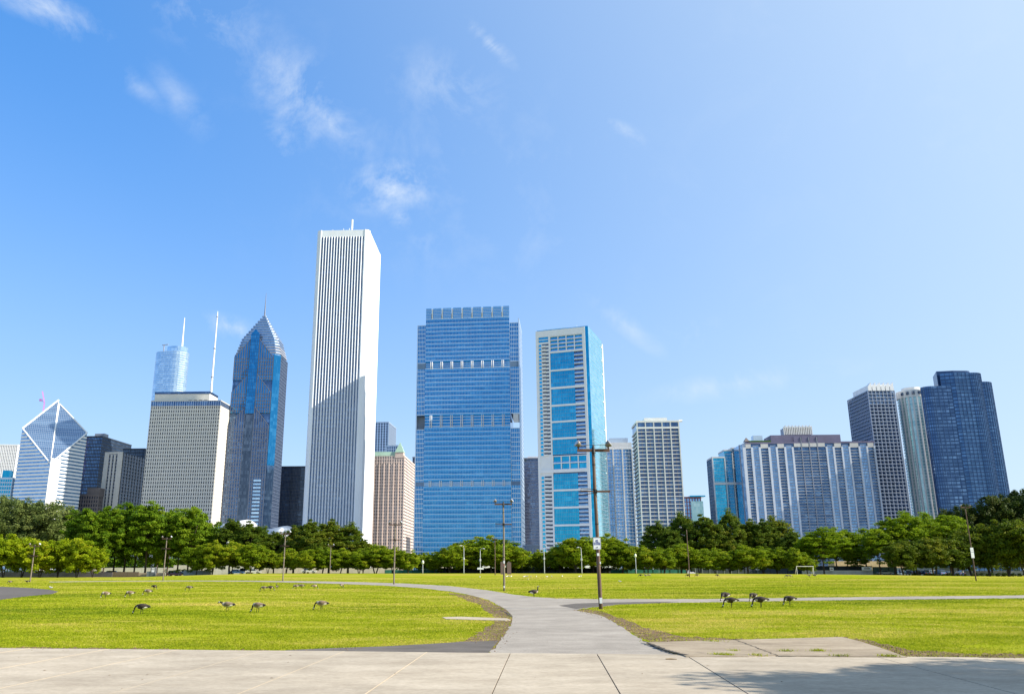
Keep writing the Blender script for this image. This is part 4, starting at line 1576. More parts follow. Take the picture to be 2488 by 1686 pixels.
# small red and teal block with flat canopy
r_, f_, H_ = plain('red_teal_block', 'small red and teal block with a flat projecting roof', (1648, 1208), (1702, 1213), (1680, 1210), 800, -4, 8, 3.6, S_RED, G_STEELB, .8, .7, D=20, cat='building')
MB().box(f_.W * .55, f_.W + 2, -1.4, 15, 0, H_ - 3).build('teal_wing', G_GREEN, r_)
MB().box(f_.W * .5, f_.W + 4, -4, 16, H_ + 1, H_ + 2.2).build('flat_roof', G_TEAL, r_)
# stepped blue glass apartments with cream piers
fr = Frame((1730, 1113), (1760, 1111), 812, -4, D=24)
root = bld(fr, 'stepped_glass_tower', 'blue glass apartment tower stepping up in three stages with cream piers')
zA, zB, zC, zD = fr.fz(1740, 1113), fr.fz(1750, 1101), fr.fz(1772, 1091), fr.fz(1795, 1103)
w = fr.W
for (a, b, y0, z, nm) in ((0, w * .98, 0, zA, 'stage'), (w * .98, w * 1.62, -.8, zB + 2, 'stage'), (w * 1.62, w * 2.35, -1.6, zC, 'stage'), (w * 2.35, w * 3.2, 0, zD, 'stage')):
    s_ = MB().box(a, b, y0, 24, 0, z).build(nm, G_TEAL if a < w * 2.2 else G_STEELB, root)
    gb = MB()
    bands(gb, a, b, y0 - .5, y0 + .05, 2, z, max(3, int(z / 3.2)), .16)
    bars_x(gb, a, b, 8, .1, y0 - .12, y0 + .03, 0, z)
    gb.build('balcony_edges', S_CREAM, s_)
    MB().box(a - .3, b + .3, y0 - .9, 24.2, z, z + 1.4).build('cornice', S_CREAM, s_)
for k in (0, .98, 1.62, 2.35, 3.2):
    MB().box(w * k - .38, w * k + .38, -2.0, .4, 0, zA - .1 if k < 1.5 else zB).build('pier', S_CREAM, root)
MB().box(0, w * 2.3, -1.9, .2, fr.fz(1750, 1178), fr.fz(1750, 1172)).build('mechanical_band', S_CREAM, root)
lf = MB()
bars_y(lf, .6, 24, 6, .25, -.5, .02, 0, zA)
bands(lf, -.4, .02, .3, 24, 2, zA, 34, .25)
lf.build('side_grid', S_GRIDB, root, kind='stuff')
# ------------------------------------------------------------------ long apartment slab
def long_slab():
    fr = Frame((1811, 1074), (2121, 1067), 775, -4.0, D=28)
    root = bld(fr, 'apartment_slab', 'very wide apartment slab with white piers, balcony stacks and rooftop plant')
    W_, D_ = fr.W, fr.D
    H = fr.fz(1960, 1075)
    MB().box(0, W_, 0, D_, 0, H).build('core', G_NAVY, root)
    z2x = lambda zx: fr.fx(1680 + zx * .254, 1078)
    nf = 42
    fh = (H - 5.5) / nf
    piers = [(482, 510), (560, 580), (635, 655), (725, 745), (797, 815), (877, 895), (950, 968), (1275, 1290), (1340, 1358), (1422, 1437), (1492, 1507), (1587, 1603), (1660, 1676), (1732, 1747)]
    for (a, b) in piers:
        MB().box(z2x(a), z2x(b), -1.9, .5, 0, H - 4.2).build('pier', S_PIER, root)
    stacks = [(512, 560), (657, 725), (817, 877), (1360, 1422), (1509, 1587), (1678, 1732)]
    for (a, b) in stacks:
        xa, xb = z2x(a), z2x(b)
        sl = MB()
        for i in range(nf):
            sl.box(xa, xb, -1.5, .3, i * fh, i * fh + .28)
        so = sl.build('balcony_slabs', S_CREAM, root)
        rl = MB()
        for i in range(nf):
            rl.box(xa + .1, xb - .1, -1.45, -1.4, i * fh + .35, i * fh + 1.35)
        rl.build('railings', G_NAVY, so)
        MB().box(xa - .1, xb + .1, -1.6, .3, H - 5.2, H - 1.2).build('stack_head', S_BEIGE, root)
        # things kept on the balconies: white, red and green chairs and pots
        cl = MB()
        for i in range(1, nf):
            if random.random() < .5:
                x = random.uniform(xa + .6, xb - 1.6)
                cl.box(x, x + random.uniform(.5, 1.2), -1.2, -.5, i * fh + .3, i * fh + random.uniform(.9, 1.5))
        cl.build('balcony_furniture', S_WPAINT, so)
    # wide middle balconies: four bays
    xa, xb = z2x(970), z2x(1275)
    for i in range(nf):
        MB().box(xa, xb, -1.2, .3, i * fh, i * fh + .28).build('balcony_floor', S_CREAM, root)
    rl = MB()
    for i in range(nf):
        rl.box(xa, xb, -1.15, -1.1, i * fh + .35, i * fh + 1.3)
    rl.build('balcony_railings', G_NAVY, root, kind='stuff')
    for k in range(1, 4):
        x = xa + (xb - xa) * k / 4
        MB().box(x - .35, x + .35, -1.4, .4, 0, H + 5).build('bay_divider', S_GREY, root)
    for k in range(4):
        x0, x1 = xa + (xb - xa) * (k + .08) / 4, xa + (xb - xa) * (k + .92) / 4
        MB().box(x0, x1, -1.3, .3, H - 4.2, H - .8).build('bay_head', S_BEIGE, root)
        MB().box(x0 + .2, x1 - .2, -1.0, .3, H - .4, H + 6).build('bay_crown', S_PURPLE, root)
    # glazed strips between piers
    for (a, b) in ((582, 635), (747, 797), (897, 950), (1292, 1340), (1439, 1492), (1605, 1660)):
        xa, xb = z2x(a), z2x(b)
        st = MB().box(xa, xb, -.9, .3, 0, H - 2.5).build('glazed_strip', G_STEELB, root)
        sm = MB()
        bars_x(sm, xa, xb, 4, .25, -1.05, -.85, 0, H - 2.5)
        bands(sm, xa, xb, -1.0, -.85, 2, H - 3, nf, .7)
        sm.build('strip_grid', S_GREY, st)
    MB().box(-.6, W_ + .6, -1.2, D_ + .4, H - 1.0, H + .6).build('roof_edge', S_PURPLE, root)
    MB().box(z2x(770), z2x(1440), 2, D_ - 2, H + .6, H + 7.5).build('rooftop_storey', S_PURPLE, root)
    xa, xb = z2x(918), z2x(1186)
    y0, y1 = 7, 20
    zt = fr.fz(1950, 1033)
    pl = MB().box(xa + .6, xb - .6, y0, y1, H + 7.5, zt - 1).build('plant_house', S_GREY, root)
    for i in range(17):
        x = xa + (xb - xa) * i / 16
        MB().box(x - .45, x + .45, y0 - 1.2, y0 + .2, H + 8.5 + (i % 3) * .0, zt + (i % 2) * 1.0).build('slat', S_CREAM, pl)
    MB().box(z2x(560), z2x(770), 2, 12, H + .6, H + 2.6).build('roof_garden', pmat('roof_plants', (.06, .12, .03), .9, var=.5, scale=1.0), root)
    MB().box(z2x(630), z2x(720), 12, 20, H + .6, H + 9).build('rooftop_store', S_ALU, root)
    gz_ = MB()
    gz_.prism([(z2x(515), 2), (z2x(565), 2), (z2x(565), 8), (z2x(515), 8)], H + 2, H + 6, top=[(z2x(539), 4.9), (z2x(541), 4.9), (z2x(541), 5.1), (z2x(539), 5.1)])
    gz_.build('gazebo_roof', S_BROWN, root)
    # slanted left end
    MB().prism([(-4.5, 6), (0, 0), (0, D_), (-4.5, D_)], 0, H - 1).build('end_bay', G_STEELB, root)
    MB().prism([(-2.6, 2.0), (-.9, -.4), (-.2, .6), (-1.8, 3.2)], 0, H - .5).build('pier', S_PIER, root)
    MB().box(-4.9, -4.0, 5.4, 7, 0, H - .9).build('pier', S_GREY, root)


long_slab()


# ------------------------------------------------------------------ tower with square window grid, seen on its corner
def grid_tower():
    Y = 790.0
    a, b = pray(2108, 950)
    P = Vector((a * Y, Y, 0.08))
    phi = R(-2.0)
    root = thing('grid_window_tower', 'tower of deep square window bays with white toothed crown', 'tower', P, phi)
    ax, ay = Vector((math.cos(phi), math.sin(phi), 0)), Vector((-math.sin(phi), math.cos(phi), 0))
    sv = lambda k, d: (k * P.y - P.x) / (d.x - k * d.y)
    W_ = sv(pray(2172, 948)[0], ax)
    D_ = sv(pray(2059, 970)[0], ay)
    H = CAMH + b * Y
    MB().box(.6, W_ - .6, .6, D_ - .6, 0, H - 1).build('glazing', G_NAVY, root)
    nf, n, m = 50, 7, 13
    fr_, si = MB(), MB()
    for i in range(n + 1):
        x = W_ * i / n
        fr_.box(x - .32, x + .32, -.75, .7, 0, H)
    for i in range(m + 1):
        y = D_ * i / m
        si.box(-.5, .7, max(.72, y - .28), y + .28, 0, H)
    for i in range(nf + 1):
        z = H * i / nf
        fr_.box(-.1, W_ + .1, -.7, .7, z - .32, z + .32)
        si.box(-.45, .7, .72, D_, z - .32, z + .32)
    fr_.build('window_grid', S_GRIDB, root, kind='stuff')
    si.build('side_window_grid', pmat('shaded_blue_concrete', (0.25, 0.31, 0.43), 0.6, var=.06, scale=.3), root, kind='stuff')  # side face: shade put into a darker copy of the grid concrete
    # bay windows lean out of the grid: one column of tilted sills per bay
    for i in range(n):
        x0, x1 = W_ * i / n + .5, W_ * (i + 1) / n - .5
        bw = MB()
        for k in range(nf):
            z = H * k / nf
            bw.prism([(x0, -.1), (x1 - (x1 - x0) * .2, -1.5), (x1, -.1)], z + .5, z + .85)
        bw.build('bay_sills', S_WPAINT, root, kind='stuff')
    for i in range(6):
        x0, x1 = W_ * i / 6 + .4, W_ * (i + 1) / 6 - .4
        MB().prism([(x0, -.9), (x1, -.9), (x1, 5), (x0, 5)], H + .1, [H + 4.5, H + 8.5, H + 8.5, H + 4.5]).build('crown_tooth', S_WPAINT, root)
    MB().box(1, W_ - 1, 3, D_ * .75, H, H + 6).build('penthouse', S_PALE, root)


grid_tower()


# ------------------------------------------------------------------ rounded towers on the right
def lobe(cx, cy, r, a0, a1, n=14):
    return [(cx + r * math.cos(R(a0 + (a1 - a0) * i / n)), cy + r * math.sin(R(a0 + (a1 - a0) * i / n))) for i in range(n + 1)]


def curved_teal():
    Y = 800.0
    lp, rp = at(2184, 965, Y), at(2252, 955, Y)
    H = at(2205, 953, Y).z
    root = thing('curved_green_tower', 'slim sea-green curved tower with cream piers and pale cornice', 'tower', ((lp.x + rp.x) / 2, Y, 0.08), R(14))
    r = (rp.x - lp.x) / 2
    pts = lobe(0, 0, r, 0, 360, 36)[:-1]
    MB().prism(pts, 0, H - 7).build('glazing', G_GREEN, root)
    ring = MB()
    nf = 56
    for i in range(nf):
        z = (H - 7) * i / nf
        ring.prism(lobe(0, 0, r + .45, 0, 360, 36)[:-1], z, z + .45)
    ring.build('balcony_rings', S_CREAM, root, kind='stuff')
    for w in range(180, 360, 15):
        c, s_ = math.cos(R(w)), math.sin(R(w))
        big = w in (285,)
        MB().tube([(c * (r + .4), s_ * (r + .4), 0), (c * (r + .4), s_ * (r + .4), H - 6.8)], 2.6 if big else .8, 6).build('pier', S_CREAM if not big else S_PALE, root)
    MB().prism(lobe(0, 0, r + 1, 0, 360, 36)[:-1], H - 7, H).build('cornice', S_CREAM, root)
    for w in range(190, 350, 20):
        c, s_ = math.cos(R(w)), math.sin(R(w))
        MB().tube([(c * (r + .8), s_ * (r + .8), H - 4.8), (c * (r + .8), s_ * (r + .8), H - 1.8)], 1.5, 6).build('cornice_window', G_DARK, root)
    MB().prism(lobe(0, 2, r * .6, 0, 360, 20)[:-1], H, H + 4).build('penthouse', S_CREAM, root)


curved_teal()


def dark_lobed():
    Y = 700.0
    root = thing('dark_lobed_tower', 'dark blue glass tower with rounded lobes and a higher middle', 'tower', (at(2300, 1000, Y).x, Y, 0.08), 0)
    ox = root.location.x
    X = lambda px, py, d=0: at(px, py, Y + d).x - ox
    zt = lambda px, py, d=0: at(px, py, Y + d).z

    def shaft(name, pts, z, mat, n=None):
        s_ = MB().prism(pts, 0, z).build(name, mat, root)
        cx = sum(p[0] for p in pts) / len(pts)
        cy = sum(p[1] for p in pts) / len(pts)
        big = [(cx + (x - cx) * 1.006, cy + (y - cy) * 1.012) for x, y in pts]
        bb = MB()
        nf = int(z / 3.05)
        for i in range(1, nf):
            bb.prism(big, z * i / nf, z * i / nf + 1.15)
        bb.build('floor_bands', S_NAVYB, s_)
        vb = MB()
        for k in range(len(pts)):
            a, b = pts[k], pts[(k + 1) % len(pts)]
            ln = math.hypot(b[0] - a[0], b[1] - a[1])
            q = max(1, int(ln / 3.2))
            for j in range(q):
                x, y = a[0] + (b[0] - a[0]) * j / q, a[1] + (b[1] - a[1]) * j / q
                if y < cy + 3:
                    x, y = cx + (x - cx) * 1.008, cy + (y - cy) * 1.016
                    vb.box(x - .16, x + .16, y - .16, y + .16, 0, z)
        vb.build('mullions', S_NAVYB, s_)
        return s_
    S_NAVYB = pmat('navy_spandrel', (0.035, 0.075, 0.17), 0.25, metal=.5, var=.15, scale=.2)
    xl = X(2242, 945)
    x1 = X(2330, 915)
    xr = X(2388, 912)
    r = (xr - x1) / 2
    z1 = zt(2370, 908)
    # left flank, flat with a rounded outer corner
    flank = lobe(xl + 9, 7, 7, 180, 270, 6) + [(x1 - 6, -2.5), (x1 + 2, -3), (x1 + 2, 30), (xl + 18, 28)]
    shaft('flank', flank, zt(2254, 938), G_NAVY)
    front = [(x1 - 16, 0.5), (x1 - 6, -3.4)] + lobe(xr - r * 1.0, r * .95 - 4.0, r * 1.0, 250, 360, 12) + [(xr, 24), (x1 - 4, 24)]
    shaft('front_lobe', front, z1, G_STEELN)
    MB().prism([(x1 - 17, 4), (x1 - 4, 1)] + lobe(xr - r * 1.35, 8, r * .65, 270, 360, 6) + [(xr - r * .7, 26), (x1 - 8, 26)], zt(2254, 940), zt(2320, 900)).build('upper_storeys', S_NAVYB, root)
    x2, x3 = X(2384, 930, 18), X(2420, 927, 18)
    r2 = (x3 - x2) / 2 + 3
    rear = lobe(x3 - r2, 18 + r2, r2, 200, 380, 14) + [(x3, 50), (x2, 50)]
    shaft('rear_lobe', rear, zt(2400, 927, 18), G_STEELN)


G_STEELN = glass('dark_steel_glass', (0.035, 0.085, 0.18), (0.12, 0.23, 0.40), 1.6, 3.05, 0.75, 0.12, 0.03, 1.6)
dark_lobed()
plain('far_blue_sliver', 'thin pale blue tower seen between grid tower and curved tower', (2170, 1117), (2200, 1115), (2185, 1116), 1050, 6, 8, 3.4, S_ALU, G_STEELB, .5, .8, D=20)


# ------------------------------------------------------------------ curling metal stage roof among the trees
def bandshell():
    m = pmat('brushed_steel', (0.42, 0.47, 0.54), 0.35, metal=.9, var=.05, scale=.1)
    m2 = pmat('white_panel', (0.45, 0.47, 0.50), .5, var=.04, scale=.2)
    root = thing('stage_roof', 'curling brushed metal stage roof behind dark green trees', 'stage roof', (at(600, 1383, 480).x, 480, 0.08))
    ox, oy = root.location.x, 480
    for k, pix in enumerate(([(516, 1296), (522, 1282), (532, 1275), (545, 1272), (550, 1296)], [(562, 1269), (584, 1266), (590, 1273), (588, 1296)], [(628, 1288), (645, 1288), (681, 1281), (686, 1300), (640, 1312), (632, 1300)])):
        d = 480 + k * 12
        f_ = [at(px, py, d) for px, py in pix]
        n = len(f_)
        mb = MB()
        lay = 5
        for j in range(lay):
            t = j / (lay - 1)
            for p in f_:
                mb.v.append((p.x - ox + t * 5, p.y - oy + t * 14, p.z + math.sin(t * 2.4) * 2.2 - t * 1.5))
        for j in range(lay - 1):
            for i in range(n):
                q = (i + 1) % n
                mb.f.append((j * n + i, j * n + q, (j + 1) * n + q, (j + 1) * n + i))
                mb.m.append(0)
        mb.f.append(tuple(reversed(range(n))))
        mb.f.append(tuple((lay - 1) * n + i for i in range(n)))
        mb.m += [0, 0]
        mb.build('curved_sheet', m if k != 1 else m2, root, True)
        # strut down to the stage floor
        c = sum((p for p in f_), Vector()) / n
        MB().tube([(c.x - ox + 3, c.y - oy + 8, 0), (c.x - ox + 3, c.y - oy + 8, c.z)], .8, 8).build('strut', m2, root)
    st = at(610, 1283, 470)
    MB().box(at(655, 1383, 480).x - ox, at(690, 1383, 480).x - ox, -4, 6, 0, at(640, 1300, 480).z).build('stage_house', m2, root)


bandshell()
# ------------------------------------------------------------------ trees
M_BARK = pmat('bark', (0.075, 0.058, 0.045), 0.95, var=0.35, scale=3.0, bump=0.5, stretch=(1, 1, .3))


def leaf_mat(name, c0, c1, c2, trans=0.35):
    m, t, b = new_mat(name)
    ai = N(t, 'ShaderNodeAttribute', attribute_name='tint')
    oi = N(t, 'ShaderNodeObjectInfo')
    ad = N(t, 'ShaderNodeMath', operation='MULTIPLY_ADD')
    lk(t, oi.outputs['Random'], ad.inputs[0])
    ad.inputs[1].default_value = 0.36
    ad.inputs[2].default_value = -0.18
    a2 = N(t, 'ShaderNodeMath', operation='ADD')
    a2.use_clamp = True
    lk(t, ai.outputs['Fac'], a2.inputs[0])
    lk(t, ad.outputs[0], a2.inputs[1])
    r = N(t, 'ShaderNodeValToRGB')
    r.color_ramp.elements[0].color = rgba(c0)
    r.color_ramp.elements[1].color = rgba(c2)
    e = r.color_ramp.elements.new(0.5)
    e.color = rgba(c1)
    lk(t, a2.outputs[0], r.inputs[0])
    lk(t, r.outputs[0], b.inputs['Base Color'])
    b.inputs['Roughness'].default_value = 0.55
    b.inputs['Specular IOR Level'].default_value = 0.08
    tr = N(t, 'ShaderNodeBsdfTranslucent')
    lk(t, r.outputs[0], tr.inputs['Color'])
    ms = N(t, 'ShaderNodeMixShader')
    ms.inputs[0].default_value = trans
    lk(t, b.outputs[0], ms.inputs[1])
    lk(t, tr.outputs[0], ms.inputs[2])
    lk(t, ms.outputs[0], t.nodes['Material Output'].inputs[0])
    return m


L_CRAB = leaf_mat('leaf_yellow_green', (0.155, 0.23, 0.006), (0.29, 0.37, 0.010), (0.45, 0.42, 0.02), 0.48)
L_MID = leaf_mat('leaf_mid_green', (0.105, 0.17, 0.006), (0.205, 0.285, 0.009), (0.35, 0.36, 0.02), 0.46)
L_ELM = leaf_mat('leaf_elm', (0.066, 0.135, 0.008), (0.13, 0.225, 0.010), (0.23, 0.305, 0.015), 0.44)
L_LINDEN = leaf_mat('leaf_dark_linden', (0.055, 0.098, 0.009), (0.105, 0.155, 0.011), (0.22, 0.215, 0.02), 0.4)
L_WILLOW = leaf_mat('leaf_grey_green', (0.085, 0.125, 0.035), (0.15, 0.19, 0.05), (0.22, 0.24, 0.08), 0.4)
L_LOCUST = leaf_mat('leaf_locust', (0.10, 0.17, 0.006), (0.185, 0.275, 0.008), (0.29, 0.35, 0.015), 0.47)
L_UNDER = leaf_mat('leaf_under', (0.05, 0.085, 0.007), (0.105, 0.15, 0.009), (0.24, 0.24, 0.018), 0.4)
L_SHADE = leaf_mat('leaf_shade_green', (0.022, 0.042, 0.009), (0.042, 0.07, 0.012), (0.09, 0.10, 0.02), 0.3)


def crown_mesh(name, seed, shape, mat, n_clump, n_leaf, leaf, clump_r, flat=0.6, layers=None):
    """leaf-sized faces gathered into clumps spread through the crown; shape(u, w, rng) -> point on / in the crown"""
    rng = np.random.default_rng(seed)
    cs, cr, ct = [], [], []
    while len(cs) < n_clump:
        p = shape(rng)
        if p is None:
            continue
        cs.append(p)
        cr.append(clump_r * rng.uniform(0.6, 1.35))
        ct.append(np.clip(rng.normal(0.42, 0.18), 0, 1))
    cs, cr, ct = np.array(cs), np.array(cr), np.array(ct)
    cen = cs.mean(0)
    k = np.repeat(np.arange(n_clump), n_leaf)
    n = len(k)
    d = rng.normal(size=(n, 3))
    d /= np.linalg.norm(d, axis=1)[:, None]
    rad = rng.random(n) ** 0.45
    off = d * rad[:, None] * cr[k][:, None]
    off[:, 2] *= flat
    pos = cs[k] + off
    nrm = d * 0.45 + (pos - cen) / (np.linalg.norm(pos - cen, axis=1)[:, None] + 1e-6) * 0.3 + rng.normal(size=(n, 3)) * 0.75
    nrm[:, 2] += 0.25
    nrm /= np.linalg.norm(nrm, axis=1)[:, None]
    a = np.cross(nrm, rng.normal(size=(n, 3)))
    a /= np.linalg.norm(a, axis=1)[:, None]
    b = np.cross(nrm, a)
    s = leaf * rng.uniform(0.55, 1.35, n)[:, None]
    v = np.empty((n, 4, 3), np.float32)
    v[:, 0] = pos - a * s * .5
    v[:, 1] = pos + b * s * .34 + a * s * .05
    v[:, 2] = pos + a * s * .62
    v[:, 3] = pos - b * s * .34 + a * s * .05
    me = bpy.data.meshes.new(name)
    me.vertices.add(n * 4)
    me.vertices.foreach_set('co', v.ravel())
    me.loops.add(n * 4)
    me.loops.foreach_set('vertex_index', np.arange(n * 4, dtype=np.int32))
    me.polygons.add(n)
    me.polygons.foreach_set('loop_start', np.arange(0, n * 4, 4, dtype=np.int32))
    me.update(calc_edges=True)
    at_ = me.attributes.new('tint', 'FLOAT', 'FACE')
    at_.data.foreach_set('value', np.clip(ct[k] + rng.normal(0, 0.13, n), 0, 1).astype(np.float32))
    me.materials.append(mat)
    return me, cs


def ellipsoid(rx, rz, cz, inner=0.35, low=-0.8, squash=None, lump=0.18, seed=0):
    ph = np.random.default_rng(seed + 99).uniform(0, 6.28, 6)

    def f(rng):
        d = rng.normal(size=3)
        d /= np.linalg.norm(d)
        if d[2] < low:
            return None
        w = math.atan2(d[1], d[0])
        q = 1 + lump * (math.sin(3 * w + ph[0]) * math.sin(2.5 * d[2] + ph[1]) + .6 * math.sin(5 * w + ph[2] + 3 * d[2]))
        r = (inner + (1 - inner) * rng.random() ** 0.5) * q
        x, y, z = d * r
        if squash:
            x, y, z = squash(x, y, z)
        return (x * rx, y * rx, cz + z * rz)
    return f


def tree_proto(name, seed, h, crown_r, crown_z0, shape_kw, mat, n_clump, n_leaf, leaf, clump_r, trunk_r, stems=1, flat=0.6):
    """one tree, height h, standing at the origin"""
    rnd = random.Random(seed)
    rz = (h - crown_z0) / 2
    cz = (h + crown_z0) / 2
    sh = ellipsoid(crown_r, rz, cz, seed=seed, **shape_kw)
    me, cs = crown_mesh('crown', seed, sh, mat, n_clump, n_leaf, leaf, clump_r, flat)
    tb = MB()
    for s_ in range(stems):
        w = rnd.uniform(0, 6.28)
        lean = 0.0 if stems == 1 else rnd.uniform(.25, .5)
        top = Vector((math.cos(w) * lean * crown_r, math.sin(w) * lean * crown_r, cz + rz * .25))
        base = Vector((math.cos(w) * .12 * (stems > 1), math.sin(w) * .12 * (stems > 1), -0.3))
        fork = Vector((top.x * .25 + rnd.uniform(-.1, .1), top.y * .25 + rnd.uniform(-.1, .1), crown_z0 * rnd.uniform(.85, 1.15)))
        tr = trunk_r if stems == 1 else trunk_r * .7
        tb.tube([base, base.lerp(fork, .12) + Vector((0, 0, .05)), fork, fork.lerp(top, .5) + Vector((rnd.uniform(-.3, .3), rnd.uniform(-.3, .3), 0)), top], [tr * 1.5, tr * 1.05, tr * .85, tr * .5, tr * .15], 7)
        for i in range(6 if stems == 1 else 3):
            c = cs[rnd.randrange(len(cs))]
            t = rnd.uniform(0, .6)
            st = fork.lerp(top, t)
            en = Vector(c)
            if en.z < st.z - .5:
                en.z = st.z + rnd.uniform(.3, 1.5)
            mid = st.lerp(en, .5) + Vector((0, 0, (en - st).length * .08))
            tb.tube([st, mid, en], [tr * .42, tr * .28, tr * .08], 5)
    return me, tb.mesh('trunk', M_BARK, True)


P = {}
# kind: list of (crown mesh, trunk mesh), nominal height, nominal half width


def make(kind, variants, h, r, z0, kw, mat, nc, nl, leaf, cr, tr, stems=1, flat=.6):
    P[kind] = ([tree_proto(kind, 100 * len(P) + i * 7 + 1, h, r, z0, kw, mat, nc, nl, leaf, cr, tr, stems, flat) for i in range(variants)], h, r)


make('crab', 3, 10.5, 4.6, 1.7, dict(inner=.3, low=-.95, lump=.2), L_CRAB, 200, 95, .38, .95, .22, 2)
make('small', 4, 9.0, 4.2, 1.5, dict(inner=.3, low=-.92, lump=.22), L_MID, 200, 95, .36, .85, .2, 2)
make('under', 3, 11.0, 5.0, 2.0, dict(inner=.3, low=-.9, lump=.24), L_UNDER, 200, 95, .40, 1.0, .26, 2)
make('elm', 3, 20.0, 6.5, 4.6, dict(inner=.3, low=-.92, lump=.2), L_ELM, 260, 100, .48, 1.25, .3, 1, .45)
make('linden', 3, 17.0, 5.6, 2.5, dict(inner=.35, low=-.9, lump=.14, squash=lambda x, y, z: (x * (1.0 - .42 * max(0, z)), y * (1.0 - .42 * max(0, z)), z)), L_LINDEN, 270, 100, .42, 1.1, .3, 1, .6)
make('willow', 2, 20.0, 8.5, 3.0, dict(inner=.35, low=-.9, lump=.14), L_WILLOW, 300, 80, .5, 1.3, .4, 1, .8)
make('locust', 3, 16.0, 6.0, 4.2, dict(inner=.25, low=-.85, lump=.22), L_LOCUST, 190, 95, .40, 1.2, .22, 1, .4)
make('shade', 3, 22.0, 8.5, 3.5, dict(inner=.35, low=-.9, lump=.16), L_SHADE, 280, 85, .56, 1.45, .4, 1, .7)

NAMES = dict(crab='crabapple_tree', small='hawthorn_tree', under='hawthorn_tree', elm='elm_tree', linden='linden_tree', willow='willow_tree', locust='locust_tree', shade='maple_tree')
rt = random.Random(21)


def tree(kind, px, top, wpx, Y, label, group):
    """px: trunk column at the lawn edge; top: pixel row of the crown's top; wpx: crown width in pixels"""
    protos, h, r = P[kind]
    x = pray(px, 1395)[0] * Y
    z = gz(x, Y) if Y < 262 else gz(x, 262) * max(0, 1 - (Y - 262) / 80.0)
    H = CAMH + pray(px, top)[1] * Y - z
    k = math.hypot(1, pray(px, 1395)[0])
    wm = wpx * Y / 2073.0 / 2
    cm, tm = protos[rt.randrange(len(protos))]
    t_ = thing(NAMES[kind], label, 'tree', (x, Y, z - .03), rt.uniform(0, 6.28), group)
    q_ = rt.uniform(.88, 1.14)
    t_.scale = (wm / r * q_, wm / r / q_, H / h)
    link('crown', cm, t_)
    link('trunk', tm, t_)
    return t_


ORD = ['first', 'second', 'third', 'fourth', 'fifth', 'sixth', 'seventh', 'eighth', 'ninth', 'tenth', 'eleventh', 'twelfth', 'thirteenth', 'fourteenth', 'fifteenth', 'sixteenth']
# each row: label with its place counted from a landmark at one end, group, counted from the right-hand end?
LB = {
    'crab': ('{} round yellow-green crabapple along the dark wall, counted from the elm grove', 'crabapples by the dark wall', True),
    'row': ('{} low round green tree of the row before the lindens, counted from the elms', 'small trees along the lawn edge', False),
    'row2': ('{} rounded green tree under the bright glass towers, counted from the globe lamp', 'small trees under the glass towers', False),
    'row3': ('{} low bushy tree before the olive lindens, counted from the football goal', 'small trees before the right-hand lindens', True),
    'elm': ('{} tall airy bright green elm of the grove, counted from the crabapples', 'elm grove behind the wall', False),
    'lin': ('{} dense dark green linden before the white tower, counted from the elm grove', 'lindens before the white tower', False),
    'lin2': ('{} dense olive linden below the wide apartment slab, counted from the locusts', 'lindens below the apartment slab', True),
    'wil': ('{} big grey-green willow behind the crabapples, counted from the elm grove', 'grey-green willows', True),
    'loc': ('{} light green open-crowned locust by the car park, counted from the football goal', 'locusts by the car park', False),
    'sha': ('{} tall very dark maple below the lobed tower, counted from the locusts', 'dark maples', False),
    'und': ('{} broad low tree shading the parked cars, counted from the locusts', 'trees shading the car park', False),
}


def plant(key, kind, rows, Y, jitter=5.0):
    lab, grp, rev = LB[key]
    for i, (px, top, w) in enumerate(sorted(rows, reverse=rev)):
        tree(kind, px, top + rt.uniform(-6, 5), w * rt.uniform(.9, 1.15), Y + rt.uniform(-jitter, jitter), lab.format(ORD[i]), grp)


plant('wil', 'willow', [(-30, 1205, 150), (40, 1212, 150), (100, 1222, 140), (150, 1252, 100)], 300, 12)
plant('elm', 'elm', [(190, 1242, 90), (222, 1250, 80), (250, 1234, 95), (300, 1226, 100), (325, 1245, 90), (352, 1224, 100), (405, 1232, 100), (430, 1250, 80), (455, 1238, 95), (490, 1258, 80), (275, 1262, 90), (380, 1262, 90), (515, 1285, 60)], 268, 16)
plant('crab', 'crab', [(-35, 1300, 90), (8, 1300, 85), (52, 1312, 82), (96, 1316, 80), (140, 1314, 84), (186, 1312, 86), (226, 1326, 60)], 234, 2)
plant('row', 'small', [(476, 1330, 66), (515, 1322, 76), (560, 1320, 80), (606, 1324, 78), (650, 1334, 62), (694, 1332, 72), (740, 1335, 64), (782, 1332, 72), (826, 1330, 76), (872, 1334, 70), (912, 1330, 84), (954, 1330, 80), (992, 1344, 56)], 240, 3)
plant('lin', 'linden', [(556, 1262, 84), (600, 1268, 90), (630, 1280, 70), (664, 1292, 66), (712, 1278, 84), (748, 1264, 90), (798, 1262, 96), (845, 1276, 90), (882, 1310, 70)], 262, 6)
plant('row2', 'small', [(1030, 1348, 50), (1056, 1345, 56), (1092, 1334, 84), (1124, 1318, 92), (1160, 1310, 96), (1196, 1308, 100), (1236, 1326, 86), (1264, 1352, 50), (1312, 1338, 56), (1360, 1332, 80), (1398, 1308, 96), (1440, 1312, 92), (1476, 1302, 90), (1512, 1316, 88), (1545, 1330, 70)], 250, 6)
plant('lin2', 'linden', [(1600, 1276, 80), (1632, 1286, 80), (1664, 1254, 84), (1718, 1254, 90), (1752, 1270, 80), (1782, 1248, 96), (1830, 1262, 84), (1862, 1266, 90), (1898, 1258, 96), (1930, 1294, 76)], 266, 6)
